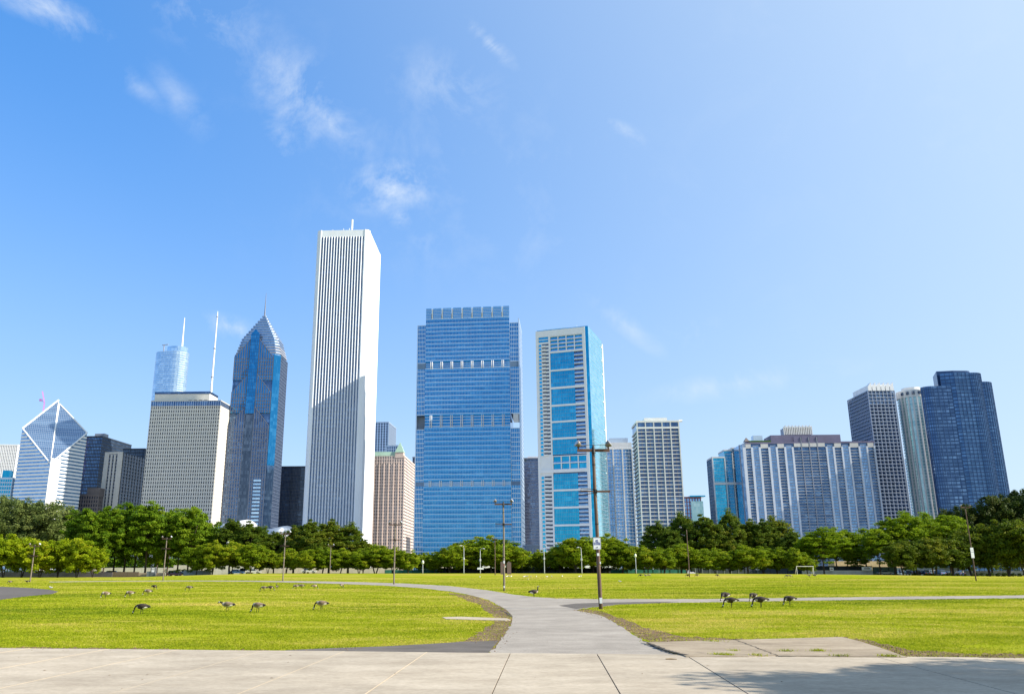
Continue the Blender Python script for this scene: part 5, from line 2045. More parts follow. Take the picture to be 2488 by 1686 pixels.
plant('row3', 'small', [(1575, 1332, 70), (1614, 1334, 70), (1655, 1328, 82), (1700, 1332, 76), (1738, 1338, 72), (1776, 1338, 70), (1818, 1324, 82), (1856, 1332, 74), (1890, 1328, 78), (1932, 1336, 64), (1962, 1350, 44)], 240, 4)
plant('loc', 'locust', [(1968, 1308, 70), (2003, 1288, 90), (2034, 1284, 86), (2062, 1290, 80), (2108, 1284, 90), (2140, 1284, 90), (2086, 1330, 60), (2176, 1264, 100), (2222, 1252, 106), (2268, 1248, 110), (2312, 1252, 110)], 256, 8)
plant('und', 'under', [(2196, 1318, 76), (2232, 1310, 84), (2275, 1305, 90), (2318, 1300, 96), (2362, 1292, 100), (2406, 1282, 104), (2450, 1272, 110), (2492, 1266, 110)], 238, 4)
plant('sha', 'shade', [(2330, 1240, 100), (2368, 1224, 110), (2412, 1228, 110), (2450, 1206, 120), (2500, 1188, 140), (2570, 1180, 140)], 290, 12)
# the tree beside the walk whose crown throws the shade on the slabs at the right
sx_ = at(2150, 1655, 16.2)
make('near', 1, 11.0, 6.2, 3.0, dict(inner=.2, low=-.9, lump=.2), L_UNDER, 520, 110, .26, 1.0, .3, 1)
tr_ = thing('linden_tree', 'big leafy tree just beside the concrete walk casting shade on its slabs', 'tree', (22.4, 10.6, 0.0), 1.0)
cm, tm = P['near'][0][0]
link('crown', cm, tr_)
link('trunk', tm, tr_)
# ------------------------------------------------------------------ floodlight poles
M_WOOD = pmat('weathered_pole', (0.13, 0.085, 0.065), 0.85, var=0.3, scale=2.0, bump=.3, stretch=(3, 3, .4))
M_WOODG = pmat('grey_pole', (0.20, 0.165, 0.13), 0.85, var=0.3, scale=2.0, bump=.3, stretch=(3, 3, .4))
M_ARM = pmat('rusty_arm', (0.12, 0.065, 0.045), 0.8, var=0.3, scale=4)
M_LAMP = pmat('lamp_housing', (0.20, 0.18, 0.17), 0.5, metal=.5, var=.2, scale=6)
M_LENS = pmat('lamp_lens', (0.42, 0.44, 0.47), 0.2, var=.05, scale=3, spec=.7)
M_GALV = pmat('galvanised_steel', (0.40, 0.42, 0.43), 0.6, metal=.2, var=.1, scale=3)
M_SIGN = pmat('sign_white', (0.80, 0.81, 0.84), 0.45, var=.05, scale=3)
M_INK = pmat('sign_blue_ink', (0.05, 0.06, 0.28), 0.6, var=.1, scale=9)
M_INKG = pmat('sign_dark_ink', (0.10, 0.10, 0.12), 0.6, var=.1, scale=9)
M_STICK = pmat('paper_sticker', (0.66, 0.70, 0.76), 0.6, var=.15, scale=12)
M_BAND = pmat('steel_band', (0.03, 0.03, 0.03), 0.5, metal=.4, var=.2, scale=5)
POLEG = 'floodlight poles on the lawn'


def flood_pole(px, py, arm_py, label, mat=M_WOOD, lean=0.0, arm=True, bracket=0.73, heads='both', skew=0.0, wide=1.0, loc=None):
    g_ = ground(px, py) if loc is None else loc
    H = CAMH + pray(px, arm_py)[1] * g_.y - g_.z
    t_ = thing('floodlight_pole', label, 'light pole', g_, skew, POLEG)
    r0, r1 = .115, .085
    n = 9
    pts = [(math.sin(i * 1.3 + px) * .008 + lean * i / n * H, 0, -.2 + (H + .35) * i / n) for i in range(n + 1)]
    MB().tube(pts, [r0 + (r1 - r0) * i / n for i in range(n + 1)], 10).build('pole', mat, t_, True)
    top = pts[-1][0]
    if arm:
        a = MB().box(top - .92 * wide, top + .92 * wide, -.16, -.085, H - .12, H + .04).build('crossarm', M_ARM, t_)
        MB().tube([(top, -.11, H - .2), (top, -.11, H + .25)], [.12, .05], 6).build('bracket', M_BAND, t_)
        for s_ in (-1, 1):
            if heads == 'left' and s_ > 0:
                continue
            x = top + s_ * .86 * wide
            fl = MB()
            fl.tube([(x, -.12, H + .04), (x - s_ * .02, -.12, H + .2)], .05, 6)
            fl.build('lamp_stem', M_BAND, t_)
            hd = MB()
            # bowl-shaped head opening outwards and up
            c = Vector((x - s_ * .02, -.12, H + .3))
            d = Vector((s_ * .75, -.25, .55)).normalized()
            hd.tube([c - d * .16, c - d * .08, c + d * .04, c + d * .15], [.06, .13, .18, .21], 12)
            ho = hd.build('floodlight', M_LAMP, t_, True)
            MB().tube([c + d * .151, c + d * .165], [.19, .18], 12).build('lens', M_LENS, ho)
        MB().tube([(top - .8 * wide, -.14, H + .27), (top + .8 * wide, -.14, H + .27)], .012, 4).build('cable', M_BAND, t_)
    if bracket:
        z = H * bracket
        x = lean * z
        MB().box(x - .82, x - .1, -.16, -.11, z - .035, z + .035).build('lower_arm', M_ARM, t_)
        MB().box(x + .1, x + .85, -.15, -.09, z - .06, z + .05).build('lower_arm', M_ARM, t_)
        lp = MB()
        lp.tube([(x - .1, -.14, z - .1), (x - .9, -.3, z - .22), (x - .82, -.3, z + .14), (x - .1, -.14, z + .12)], .02, 5)
        lp.build('wire_bracket', M_BAND, t_)
        MB().tube([(x, 0, z - .1), (x, 0, z + .12)], .125, 10).build('clamp', M_BAND, t_)
    for k in (.38, .52, .9):
        MB().tube([(lean * H * k, 0, H * k), (lean * H * k, 0, H * k + .05)], r0 + (r1 - r0) * k + .012, 10).build('band', M_BAND, t_)
    return t_, g_, H


pA, gA, HA = flood_pole(1460, 1480, 1093, 'brown floodlight pole carrying the blue lettered sign beside the path fork', lean=-.012)
MB().box(-.075, .075, -.13, -.118, .32, .62).build('sticker', M_STICK, pA)
MB().box(-.06 - .05, .06 - .05, -.115, -.105, gA.z + 2.83, gA.z + 2.98).build('sticker', M_SIGN, pA)
MB().box(.02, .08, -.115, -.105, gA.z + 2.4, gA.z + 2.52).build('sticker', M_SIGN, pA)
MB().tube([(-.16, -.03, HA * .93), (-.15, -.03, HA * .8), (-.17, -.03, HA * .78), (-.15, -.03, HA * .66)], .018, 5).build('hanging_cable', M_BAND, pA)
pB, gB, HB = flood_pole(1225, 1435, 1224, 'olive grey floodlight pole standing where the curving path bends', mat=M_WOODG, bracket=.76)
MB().box(-.06, .06, -.13, -.115, .3, .5).build('sticker', M_SIGN, pB)
MB().box(-.05, .09, -.13, -.115, 2.72, 2.98).build('sticker', M_SIGN, pB)
MB().box(-.06, .06, -.13, -.115, 2.45, 2.65).build('sticker', S_RED, pB)
flood_pole(957, 1419, 1274, 'floodlight pole before the tan hotel at the edge of the path', mat=M_WOODG, bracket=.74)
flood_pole(687, 1411.5, 1296, 'floodlight pole in front of the small trees below the black slab tower', mat=M_WOODG, bracket=.74)
flood_pole(396, 1409.5, 1308, 'floodlight pole in front of the elm grove', mat=M_WOODG, bracket=.76)
flood_pole(73, 1413, 1326, 'floodlight pole in front of the yellow-green crabapples', mat=M_WOODG, bracket=.72)


def edge_loc(px, Y):
    x = pray(px, 1395)[0] * Y
    return Vector((x, Y, gz(x, Y)))


flood_pole(801, 1398, 1326, 'thin floodlight pole among the lindens before the white finned tower', mat=M_WOODG, bracket=0, loc=edge_loc(801, 228), wide=.8)
flood_pole(1202, 1398, 1309, 'thin rust brown floodlight pole below the broad blue tower', mat=M_WOOD, bracket=0, heads='left', loc=edge_loc(1203, 205), wide=.7)
flood_pole(1675, 1398, 1288, 'bare rust brown pole without lamps in front of the right-hand trees', mat=M_WOOD, arm=False, bracket=0, loc=edge_loc(1675, 190))
pJ, gJ, HJ = flood_pole(2372, 1411, 1232, 'brown floodlight pole with two white signs in front of the dark maples', bracket=0)


def park_sign(name, label, pole_loc, z, w, h, y, lines, tilt=0.0):
    t_ = thing(name, label, 'sign', (pole_loc.x, pole_loc.y + y, pole_loc.z + z), 0)
    mb = MB()
    c = .05
    pl = []
    for (cx, cz, a0) in ((w / 2 - c, h / 2 - c, 0), (-w / 2 + c, h / 2 - c, 90), (-w / 2 + c, -h / 2 + c, 180), (w / 2 - c, -h / 2 + c, 270)):
        for k in range(4):
            a = R(a0 + 30 * k)
            pl.append((cx + c * math.cos(a), cz + c * math.sin(a)))
    n = len(pl)
    mb.v += [(x, -.006, z_) for x, z_ in pl] + [(x, .006, z_) for x, z_ in pl]
    mb.f += [tuple(range(n)), tuple(n + i for i in reversed(range(n)))] + [((i + 1) % n, i, n + i, n + (i + 1) % n) for i in range(n)]
    mb.m += [0] * (n + 2)
    mb.build('plate', M_SIGN, t_)
    for (txt, zc, size, mt) in lines:
        cu = bpy.data.curves.new('lettering', 'FONT')
        cu.body = txt
        cu.size = size
        cu.align_x = 'CENTER'
        cu.align_y = 'CENTER'
        cu.extrude = .001
        cu.offset = .004
        cu.materials.append(mt)
        tmp = bpy.data.objects.new('lettering', cu)
        me = bpy.data.meshes.new_from_object(tmp)
        bpy.data.objects.remove(tmp)
        me.name = 'lettering'
        o = link('lettering', me, t_)
        o.location = (0, -.009, zc)
        o.rotation_euler = (R(90), 0, 0)
    bd = MB()
    e = .012
    for (x0, x1, z0, z1) in ((-w / 2 + .03, w / 2 - .03, h / 2 - .03, h / 2 - .03 + e), (-w / 2 + .03, w / 2 - .03, -h / 2 + .02, -h / 2 + .02 + e), (-w / 2 + .02, -w / 2 + .02 + e, -h / 2 + .04, h / 2 - .04), (w / 2 - .02 - e, w / 2 - .02, -h / 2 + .04, h / 2 - .04)):
        bd.box(x0, x1, -.008, -.005, z0, z1)
    bd.build('border', M_INK, t_)
    return t_


zs_ = at(1455, 1320, gA.y).z - gA.z
sg = park_sign('park_sign', 'white sign with blue lettering about ball playing on the brown pole', Vector((gA.x - .06 - .012 * zs_, gA.y, gA.z)), zs_, .42, .64, -.16,
               [('NO', .165, .085, M_INK), ('BALL', .095, .085, M_INK), ('PLAYING', .02, .085, M_INK), ('ALLOWED', -.055, .08, M_INK)])
em = MB()      # small dark emblem under the words
em.box(-.05, .0, -.009, -.006, -.225, -.205)
em.tube([(-.06, -.008, -.19), (-.02, -.008, -.235), (.03, -.008, -.225), (.05, -.008, -.18)], .01, 4)
em.tube([(.0, -.008, -.17), (.02, -.008, -.2)], .012, 4)
em.build('emblem', M_INKG, sg)
zj = at(2368, 1335, gJ.y).z - gJ.z
s1 = park_sign('park_sign', 'upper white plate on the pole before the dark maples', gJ, zj, .62, .8, -.14, [])
MB().box(-.05, .07, -.009, -.006, -.1, .02).build('mark', M_INKG, s1)
zj = at(2370, 1348, gJ.y).z - gJ.z
s2 = park_sign('park_sign', 'lower white plate on the pole before the dark maples', gJ, zj, .62, 1.1, -.13, [])


# ------------------------------------------------------------------ street lamps
def street_lamp(px, Y, top_py, label, arm=.9, side=1, globe=False, banner=False):
    g_ = edge_loc(px, Y)
    H = CAMH + pray(px, top_py)[1] * Y - g_.z
    t_ = thing('street_lamp', label, 'street lamp', g_, 0, 'pale street lamps at the lawn edge')
    MB().tube([(0, 0, -.2), (0, 0, .8), (0, 0, H * .55), (0, 0, H - .4)], [.16, .12, .09, .07], 8).build('post', M_GALV, t_, True)
    if globe:
        MB().tube([(0, 0, H - .4), (0, 0, H - .3), (0, 0, H - .05), (0, 0, H + .35), (0, 0, H + .6)], [.12, .26, .34, .26, .05], 10).build('globe', pmat('globe_glass', (.7, .72, .55), .3), t_, True)
    else:
        MB().tube([(0, 0, H - .5), (side * .08, 0, H - .1), (side * .4, 0, H + .12), (side * arm, 0, H + .1)], [.07, .06, .05, .05], 6).build('arm', M_GALV, t_, True)
        MB().tube([(side * (arm - .3), 0, H + .1), (side * arm, 0, H + .07), (side * (arm + .35), 0, H - .02)], [.08, .16, .06], 8).build('lamp_head', M_LENS, t_, True)
        MB().tube([(-.05, -.12, H * .5), (-.05, -.12, H * .5 + .6)], .28, 8).build('junction_box', M_GALV, t_)
    if banner:
        MB().box(-.8, .9, -.14, -.1, H * .17, H * .24).build('notice_board', M_SIGN, t_)
    return t_


street_lamp(1127, 228, 1326, 'silver curved street lamp before the small trees below the blue tower', side=-1)
street_lamp(1167, 228, 1333, 'silver street lamp with a white notice board on its post', side=1, banner=True)
street_lamp(1027, 229, 1366, 'short lamp post with a pale round globe', globe=True)
street_lamp(1414, 229, 1330, 'silver street lamp with a twin post beside the brown sign pole', side=-1)
street_lamp(1323, 229, 1326, 'thin silver street lamp before the small round tree', side=1, arm=.5)
street_lamp(1546, 231, 1350, 'short pale post by the green fence screen', globe=True)

# ------------------------------------------------------------------ walls, fences and small structures at the lawn edge
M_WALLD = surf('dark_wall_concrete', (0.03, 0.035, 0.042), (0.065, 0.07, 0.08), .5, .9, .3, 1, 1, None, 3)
M_WALLB = surf('brown_wall_boards', (0.10, 0.075, 0.055), (0.20, 0.155, 0.12), .9, .9, .3, 1, 1, None, 3)
M_BARR = surf('barrier_concrete', (0.50, 0.47, 0.42), (0.64, 0.61, 0.56), .4, .9, .2, 1, 1, None, 3)
M_SCREEN = pmat('dark_fence_screen', (0.055, 0.07, 0.085), 0.8, var=.25, scale=.6)
M_TEALS = pmat('green_fence_screen', (0.03, 0.16, 0.13), 0.8, var=.35, scale=.6)
M_EARTH = surf('bare_earth_bank', (0.42, 0.30, 0.18), (0.58, 0.44, 0.29), .15, .95, .3, 1, 1, None, 2)


def wall_run(name, label, pA_, pB_, Y, h, mat, thick=.3, seg=3.0, cat='wall', z=None, post=None, panel='panel', capm=None):
    xa, xb = pray(pA_, 1395)[0] * Y, pray(pB_, 1395)[0] * Y
    zz = gz((xa + xb) / 2, min(Y, 262)) if z is None else z
    t_ = thing(name, label, cat, (xa, Y, zz), 0)
    n = max(1, round((xb - xa) / seg))
    w = (xb - xa) / n
    rr = random.Random(int(pA_))
    me = MB().box(.012, w - .012, 0, thick, -.8, h).mesh(panel, mat)
    for i in range(n):
        o = link(panel, me, t_, None, (w * i, rr.uniform(-.015, .015), rr.uniform(-.02, .02)))
    if capm:
        MB().box(0, xb - xa, -.06, thick + .06, h + .025, h + .12).build('coping', capm, t_)
    if post:
        pm = MB().box(-.05, .05, -.08, -.005, -.5, h + .15).mesh('post', post)
        for i in range(n + 1):
            link('post', pm, t_, None, (w * i, 0, 0))
    return t_


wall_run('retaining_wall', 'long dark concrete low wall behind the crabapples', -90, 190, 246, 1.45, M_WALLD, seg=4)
wall_run('retaining_wall', 'dark purplish low wall between crabapples and elm grove', 191, 272, 246.5, 1.35, pmat('purplish_wall', (.08, .075, .09), .9, var=.3, scale=.4), seg=4)  # uneven dark purple-grey wall colour
wall_run('board_wall', 'low wall of upright brown boards in front of the elms', 273, 337, 244.5, 1.45, M_WALLB, seg=.55, panel='board')
wall_run('retaining_wall', 'low sandy block wall beside the grey cabinet', 338, 400, 245, 1.1, pmat('sandy_block', (.36, .28, .2), .9, var=.25, scale=.6), seg=2)
wall_run('metal_fence', 'pale corrugated metal screen behind low hedge', 446, 512, 246, 1.4, pmat('corrugated_grey', (.30, .33, .37), .6, var=.2, scale=1), seg=1.0, cat='fence')
wall_run('concrete_barrier', 'long pale concrete barrier behind the elm grove', 225, 420, 318, 2.7, M_BARR, seg=6, z=.06)
wall_run('concrete_barrier', 'pale ramp wall behind the small trees', 420, 620, 318, 3.6, M_BARR, seg=6, z=.06)
wall_run('concrete_barrier', 'tan road wall behind small trees below white tower', 605, 960, 322, 2.6, pmat('tan_wall', (.50, .44, .36), .9, var=.15, scale=.3), seg=6, z=.06)
wall_run('green_screen_fence', 'teal green screened fence left of the globe lamp', 935, 1068, 252, .95, M_TEALS, .05, 2.5, 'fence', post=M_BAND)
wall_run('dark_screen_fence', 'dark screened fence under the trees by the blue tower', 1069, 1500, 254, 1.5, M_SCREEN, .05, 2.5, 'fence', post=M_BAND)
wall_run('green_screen_fence', 'teal green screened fence right of the sign pole', 1484, 1670, 252, 1.0, M_TEALS, .05, 2.5, 'fence', post=M_BAND)
wall_run('rail_fence', 'grey steel railing panel below the right-hand lindens', 1690, 1795, 252, 1.4, M_SCREEN, .05, 2.0, 'fence', post=M_GALV)
wall_run('screened_barrier', 'dark screened fence on concrete barriers beside the goal', 1790, 2120, 258, 2.35, M_SCREEN, .05, 2.5, 'fence', post=M_BAND)
wall_run('concrete_barrier', 'pale concrete barrier row under the locusts', 1950, 2122, 251, 1.15, M_BARR, .4, 3.2)
wall_run('green_screen_fence', 'grey green screened fence behind the silver car', 2122, 2180, 258, 2.4, pmat('grey_green_screen', (.14, .22, .2), .8, var=.2, scale=.6), .05, 2.5, 'fence', post=M_BAND)
wall_run('earth_bank', 'bare tan earth bank behind the locusts', 2030, 2230, 330, 5.2, M_EARTH, 6, 50, 'bank', z=.06, panel='bank')
wall_run('concrete_barrier', 'pale kerb wall beyond the parked cars', 2180, 2330, 300, 2.6, M_BARR, .4, 5, z=.06)
wall_run('low_wall', 'pale low wall behind the dark maples', 2330, 2560, 300, 1.6, M_BARR, .4, 5, z=.06)
wall_run('pale_hoarding', 'low pale hoarding behind the trees by the blue tower', 1062, 1100, 330, 5.0, pmat('hoarding', (.62, .55, .45), .8, var=.2, scale=.4), .3, 3, z=.06)
wall_run('pale_hoarding', 'white hoarding panels behind the silver street lamp', 1165, 1235, 330, 5.4, S_WPAINT, .3, 3, z=.06)
wall_run('pale_hoarding', 'white hoarding behind the brown sign pole', 1370, 1500, 330, 5.0, S_WPAINT, .3, 4, z=.06)

# clipped hedges: leafy masses
def hedge(label, pA_, pB_, Y, h, mat, z=None, cr=.55, leaf=.3, dens=2.2, nl=60):
    xa, xb = pray(pA_, 1395)[0] * Y, pray(pB_, 1395)[0] * Y
    zz = gz((xa + xb) / 2, min(Y, 262)) if z is None else z
    ln = xb - xa

    def sh(rng):
        return (rng.uniform(0, ln), rng.uniform(-.5, .5), h * (.25 + .6 * rng.random() ** .6))
    me, _ = crown_mesh('hedge', abs(int(pA_)) + 5, sh, mat, max(8, int(ln * dens)), nl, leaf, cr, .8)
    o = link('hedge', me, None, None, (xa, Y, zz))
    tag(o, label, 'hedge')


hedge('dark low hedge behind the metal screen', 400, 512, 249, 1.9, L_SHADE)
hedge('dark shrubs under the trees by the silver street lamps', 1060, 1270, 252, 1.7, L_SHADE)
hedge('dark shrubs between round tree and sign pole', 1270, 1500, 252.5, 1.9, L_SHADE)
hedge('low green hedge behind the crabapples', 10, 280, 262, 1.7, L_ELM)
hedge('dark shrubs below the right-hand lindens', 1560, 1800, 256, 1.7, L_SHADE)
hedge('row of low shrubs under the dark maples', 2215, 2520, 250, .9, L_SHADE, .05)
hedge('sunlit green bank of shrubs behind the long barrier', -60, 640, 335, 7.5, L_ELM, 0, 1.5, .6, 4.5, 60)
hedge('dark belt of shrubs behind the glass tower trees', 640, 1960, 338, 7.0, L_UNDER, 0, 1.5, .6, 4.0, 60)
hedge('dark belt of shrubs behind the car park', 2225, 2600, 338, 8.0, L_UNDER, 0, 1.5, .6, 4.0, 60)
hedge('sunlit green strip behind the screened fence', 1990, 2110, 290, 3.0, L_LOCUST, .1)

# utility cabinet
c_ = edge_loc(366, 243.5)
cb_ = thing('utility_cabinet', 'grey utility cabinet with pale panels by the sandy wall', 'cabinet', c_, 0)
MB().box(-1.2, .6, 0, .8, 0, 1.5).build('base', pmat('cabinet_grey', (.16, .18, .2), .6), cb_)
MB().box(-.1, 1.3, -.1, .8, 0, 2.7).build('cabinet', pmat('cabinet_dark', (.12, .13, .14), .6), cb_)
MB().box(.2, 1.0, -.13, -.09, 2.1, 2.4).build('panel', M_SIGN, cb_)
MB().box(.2, 1.0, -.13, -.09, 1.3, 1.9).build('panel', M_SIGN, cb_)
# brown boards beside the olive pole
M_BRB = pmat('brown_board', (.15, .105, .095), .7, var=.12, scale=1)
k_ = edge_loc(1231, 214)
kb = thing('notice_stand', 'pair of tall brown boards standing beside the olive grey pole', 'notice stand', k_, 0)
MB().box(-1.5, -.75, .1, .25, 0, 3.0).build('board', M_BRB, kb)
MB().box(.1, 1.15, -.1, .05, 0, 2.9).build('board', M_BRB, kb)
MB().tube([(-.75, .1, 1.9), (.1, 0, 2.3)], .04, 5).build('brace', M_GALV, kb)
for x in (-1.1, .6):
    MB().tube([(x, .3, -.3), (x, .3, 3.1)], .06, 6).build('post', M_GALV, kb)
# football goal
gl_ = edge_loc(1937, 236)
go = thing('football_goal', 'white football goal frame before the dark screened fence', 'goal', gl_, 0)
for x in (0, 4.6):
    MB().tube([(x, 0, -.2), (x, 0, 2.1)], .06, 8).build('post', S_WPAINT, go)
    MB().tube([(x, 0, 2.1), (x, 1.6, -.1)], .05, 6).build('stay', S_WPAINT, go)
MB().tube([(-.09, 0, 2.1), (4.69, 0, 2.1)], .065, 8).build('crossbar', S_WPAINT, go)
# small notices on the barriers
for i, (px, Y, z, lab) in enumerate(((2022, 250.4, 1.35, 'small white and red notice on the barrier below the locusts'), (2108, 250.4, 1.6, 'large white notice board on the barrier end'), (1842, 257.4, 1.4, 'small red and white notice on the screened fence'))):
    p = edge_loc(px, Y)
    w = 1.5 if i == 1 else .55
    t_ = thing('notice', lab, 'notice', (p.x, p.y, p.z + z - .3), 0)
    MB().box(-w, w, -.03, .03, 0, .9).build('plate', M_SIGN, t_)
    MB().box(-w * .6, w * .6, -.04, -.031, .3, .6).build('mark', S_RED if i != 1 else M_INKG, t_)
    MB().box(-.05, .05, .031, .08, -1.2, .8).build('post', M_GALV, t_)

# blue tent among the trees
tp = edge_loc(1585, 247)
tn = thing('blue_tent', 'bright blue canopy tent behind the green fence', 'tent', tp, 0)
M_TARP = pmat('blue_tarp', (.03, .12, .55), .6, var=.2, scale=1)
MB().prism([(-2.4, -1.5), (2.4, -1.5), (2.4, 1.5), (-2.4, 1.5)], 1.9, 2.9, top=[(-.2, -.1), (.2, -.1), (.2, .1), (-.2, .1)]).build('canopy', M_TARP, tn)
for x in (-2.3, 2.3):
    for y in (-1.4, 1.4):
        MB().tube([(x, y, -.1), (x, y, 1.92)], .05, 5).build('leg', M_GALV, tn)


# ------------------------------------------------------------------ cars
def paint(name, c):
    m, t, b = new_mat(name)
    b.inputs['Base Color'].default_value = rgba(c)
    b.inputs['Roughness'].default_value = .3
    b.inputs['Metallic'].default_value = .25
    b.inputs['Coat Weight'].default_value = .6
    return m


PAINT = {k: paint('car_paint_' + k, c) for k, c in dict(silver=(.55, .57, .6), navy=(.02, .05, .16), white=(.75, .75, .75), black=(.02, .02, .025), blue=(.05, .14, .35), maroon=(.16, .02, .05), red=(.4, .04, .03)).items()}
M_TYRE = pmat('tyre', (.02, .02, .02), .9)
M_RIM = pmat('rim', (.45, .45, .47), .35, metal=.8)
M_CG = pmat('car_window', (.03, .045, .06), .1, spec=.8)
M_RED = pmat('tail_light', (.4, .02, .02), .3)


def car_meshes(tall):
    z1, z2 = (.95, 1.72) if tall else (.86, 1.42)
    L = 2.25
    prof = [(-L, .35), (-L - .02, .7), (-L + .1, z1 - .02), (-1.5, z1 + .02), (1.1, z1), (2.05, z1 - .12), (L, .62), (L - .03, .33)]
    body = MB()
    n = len(prof)
    ws = [.86, .88, .84, .84, .84, .8, .84, .84]
    for s_ in (-1, 1):
        for (x, z), w in zip(prof, ws):
            body.v.append((x, s_ * w, z))
    body.f.append(tuple(range(n)))
    body.f.append(tuple(n + i for i in reversed(range(n))))
    for i in range(n):
        j = (i + 1) % n
        body.f.append((j, i, n + i, n + j))
    body.m += [0] * (n + 2)
    cab = MB()
    lo = [(-2.0 if tall else -1.75, -.82), (1.05, -.82), (1.05, .82), (-2.0 if tall else -1.75, .82)]
    hi = [(-1.75 if tall else -1.05, -.64), (.35, -.64), (.35, .64), (-1.75 if tall else -1.05, .64)]
    cab.prism(lo, z1 - .03, z2 - .05, top=hi)
    roof = MB()
    roof.prism([(hi[0][0] - .05, -.66), (.42, -.66), (.42, .66), (hi[0][0] - .05, .66)], z2 - .07, z2, top=[(hi[0][0] + .05, -.56), (.25, -.56), (.25, .56), (hi[0][0] + .05, .56)])
    pil = MB()
    for s_ in (-1, 1):
        pil.tube([(lo[0][0] + .05, s_ * .82, z1 - .02), (hi[0][0] + .05, s_ * .645, z2 - .06), (.35, s_ * .645, z2 - .06), (1.0, s_ * .82, z1 - .02)], .045, 4)
    wh = MB().tube([(0, -.11, 0), (0, .11, 0)], .33, 14)
    rim = MB().tube([(0, -.125, 0), (0, .125, 0)], .2, 10)
    return dict(body=body.mesh('body', PAINT['silver']), cab=cab.mesh('windows', M_CG), roof=roof.mesh('roof', PAINT['silver']), pil=pil.mesh('window_frame', PAINT['silver']), wh=wh.mesh('tyre', M_TYRE), rim=rim.mesh('rim', M_RIM))


CARM = {False: car_meshes(False), True: car_meshes(True)}
hl = MB().box(-.03, .03, -.2, .2, -.07, .07).mesh('headlight', M_LENS)
tl = MB().box(-.03, .03, -.16, .16, -.09, .09).mesh('tail_light', M_RED)


def car(px, Y, rz, colour, tall, label):
    x = pray(px, 1395)[0] * Y
    z = (gz(x, Y) if Y < 262 else gz(x, 262) * max(0, 1 - (Y - 262) / 80.0)) + .02
    t_ = thing('parked_car', label, 'car', (x, Y, z), R(rz), 'cars parked beyond the trees')
    M = CARM[tall]
    for nm, key in (('body', 'body'), ('roof', 'roof'), ('window_frame', 'pil')):
        o = link(nm, M[key], t_)
        o.material_slots[0].link = 'OBJECT'
        o.material_slots[0].material = PAINT[colour]
    link('windows', M['cab'], t_)
    for wx in (-1.4, 1.4):
        for wy in (-.82, .82):
            w = link('tyre', M['wh'], t_, None, (wx, wy, .33))
            link('rim', M['rim'], w)
    for wy in (-.6, .6):
        link('headlight', hl, t_, None, (2.23, wy, .66))
        link('tail_light', tl, t_, None, (-2.25, wy, .72))


CARS = [(2150, 252, 6, 'silver', False, 'silver saloon parked beside the green screened fence'), (2205, 262, 80, 'blue', False, 'blue car behind the silver saloon'),
        (2222, 266, 95, 'navy', True, 'navy estate car between locust trunks'), (2246, 264, 88, 'navy', True, 'dark blue four-wheel drive in the car park row'),
        (2262, 275, 90, 'white', True, 'white van-like car behind the dark blue cars'), (2282, 262, 96, 'blue', True, 'mid-blue four-wheel drive under the dark trees'),
        (2304, 263, 84, 'navy', False, 'low navy car under the dark trees'), (2330, 266, 90, 'blue', False, 'blue car at the end of the parked row'), (2190, 290, 5, 'white', False, 'white car up on the road below the earth bank'),
        (2118, 300, 4, 'black', False, 'black car on the road behind the white notice board'),
        (30, 266, 4, 'navy', False, 'dark car behind the first crabapples'), (52, 272, 3, 'black', True, 'black four-wheel drive behind the crabapples'),
        (118, 268, 5, 'white', False, 'white car showing between crabapple trunks'), (150, 270, 3, 'black', True, 'black car beside the white one behind the crabapples'),
        (262, 262, 4, 'silver', False, 'silver car between elm trunks'), (278, 266, 8, 'black', True, 'black four-wheel drive between elm trunks'), (292, 268, 10, 'maroon', False, 'maroon car behind the board wall'),
        (425, 262, 3, 'maroon', True, 'maroon van behind the hedge'), (440, 268, 0, 'blue', False, 'blue car behind the low hedge'),
        (575, 254, 2, 'blue', False, 'blue car among the small trees'), (615, 252, 4, 'white', False, 'white hatchback among the small trees'), (598, 262, 0, 'silver', True, 'silver people carrier behind the white hatchback'),
        (750, 252, 2, 'white', False, 'white car half hidden by the lawn crest below the black slab')]
for c_ in CARS:
    car(*c_)


# ------------------------------------------------------------------ geese and gulls
M_GB = pmat('goose_brown', (.20, .145, .10), .8, var=.35, scale=14)
M_GD = pmat('goose_dark_brown', (.042, .031, .025), .8, var=.35, scale=14)
M_GK = pmat('goose_black', (.012, .011, .011), .6, var=.2, scale=12)
M_GW = pmat('goose_white', (.66, .63, .57), .8, var=.08, scale=12)
M_GT = pmat('goose_tan', (.42, .35, .28), .8, var=.15, scale=12)
M_GL = pmat('goose_leg', (.02, .02, .02), .6)
M_GREY = pmat('gull_grey', (.38, .40, .43), .7, var=.08, scale=12)
M_YEL = pmat('gull_bill', (.55, .33, .04), .5)


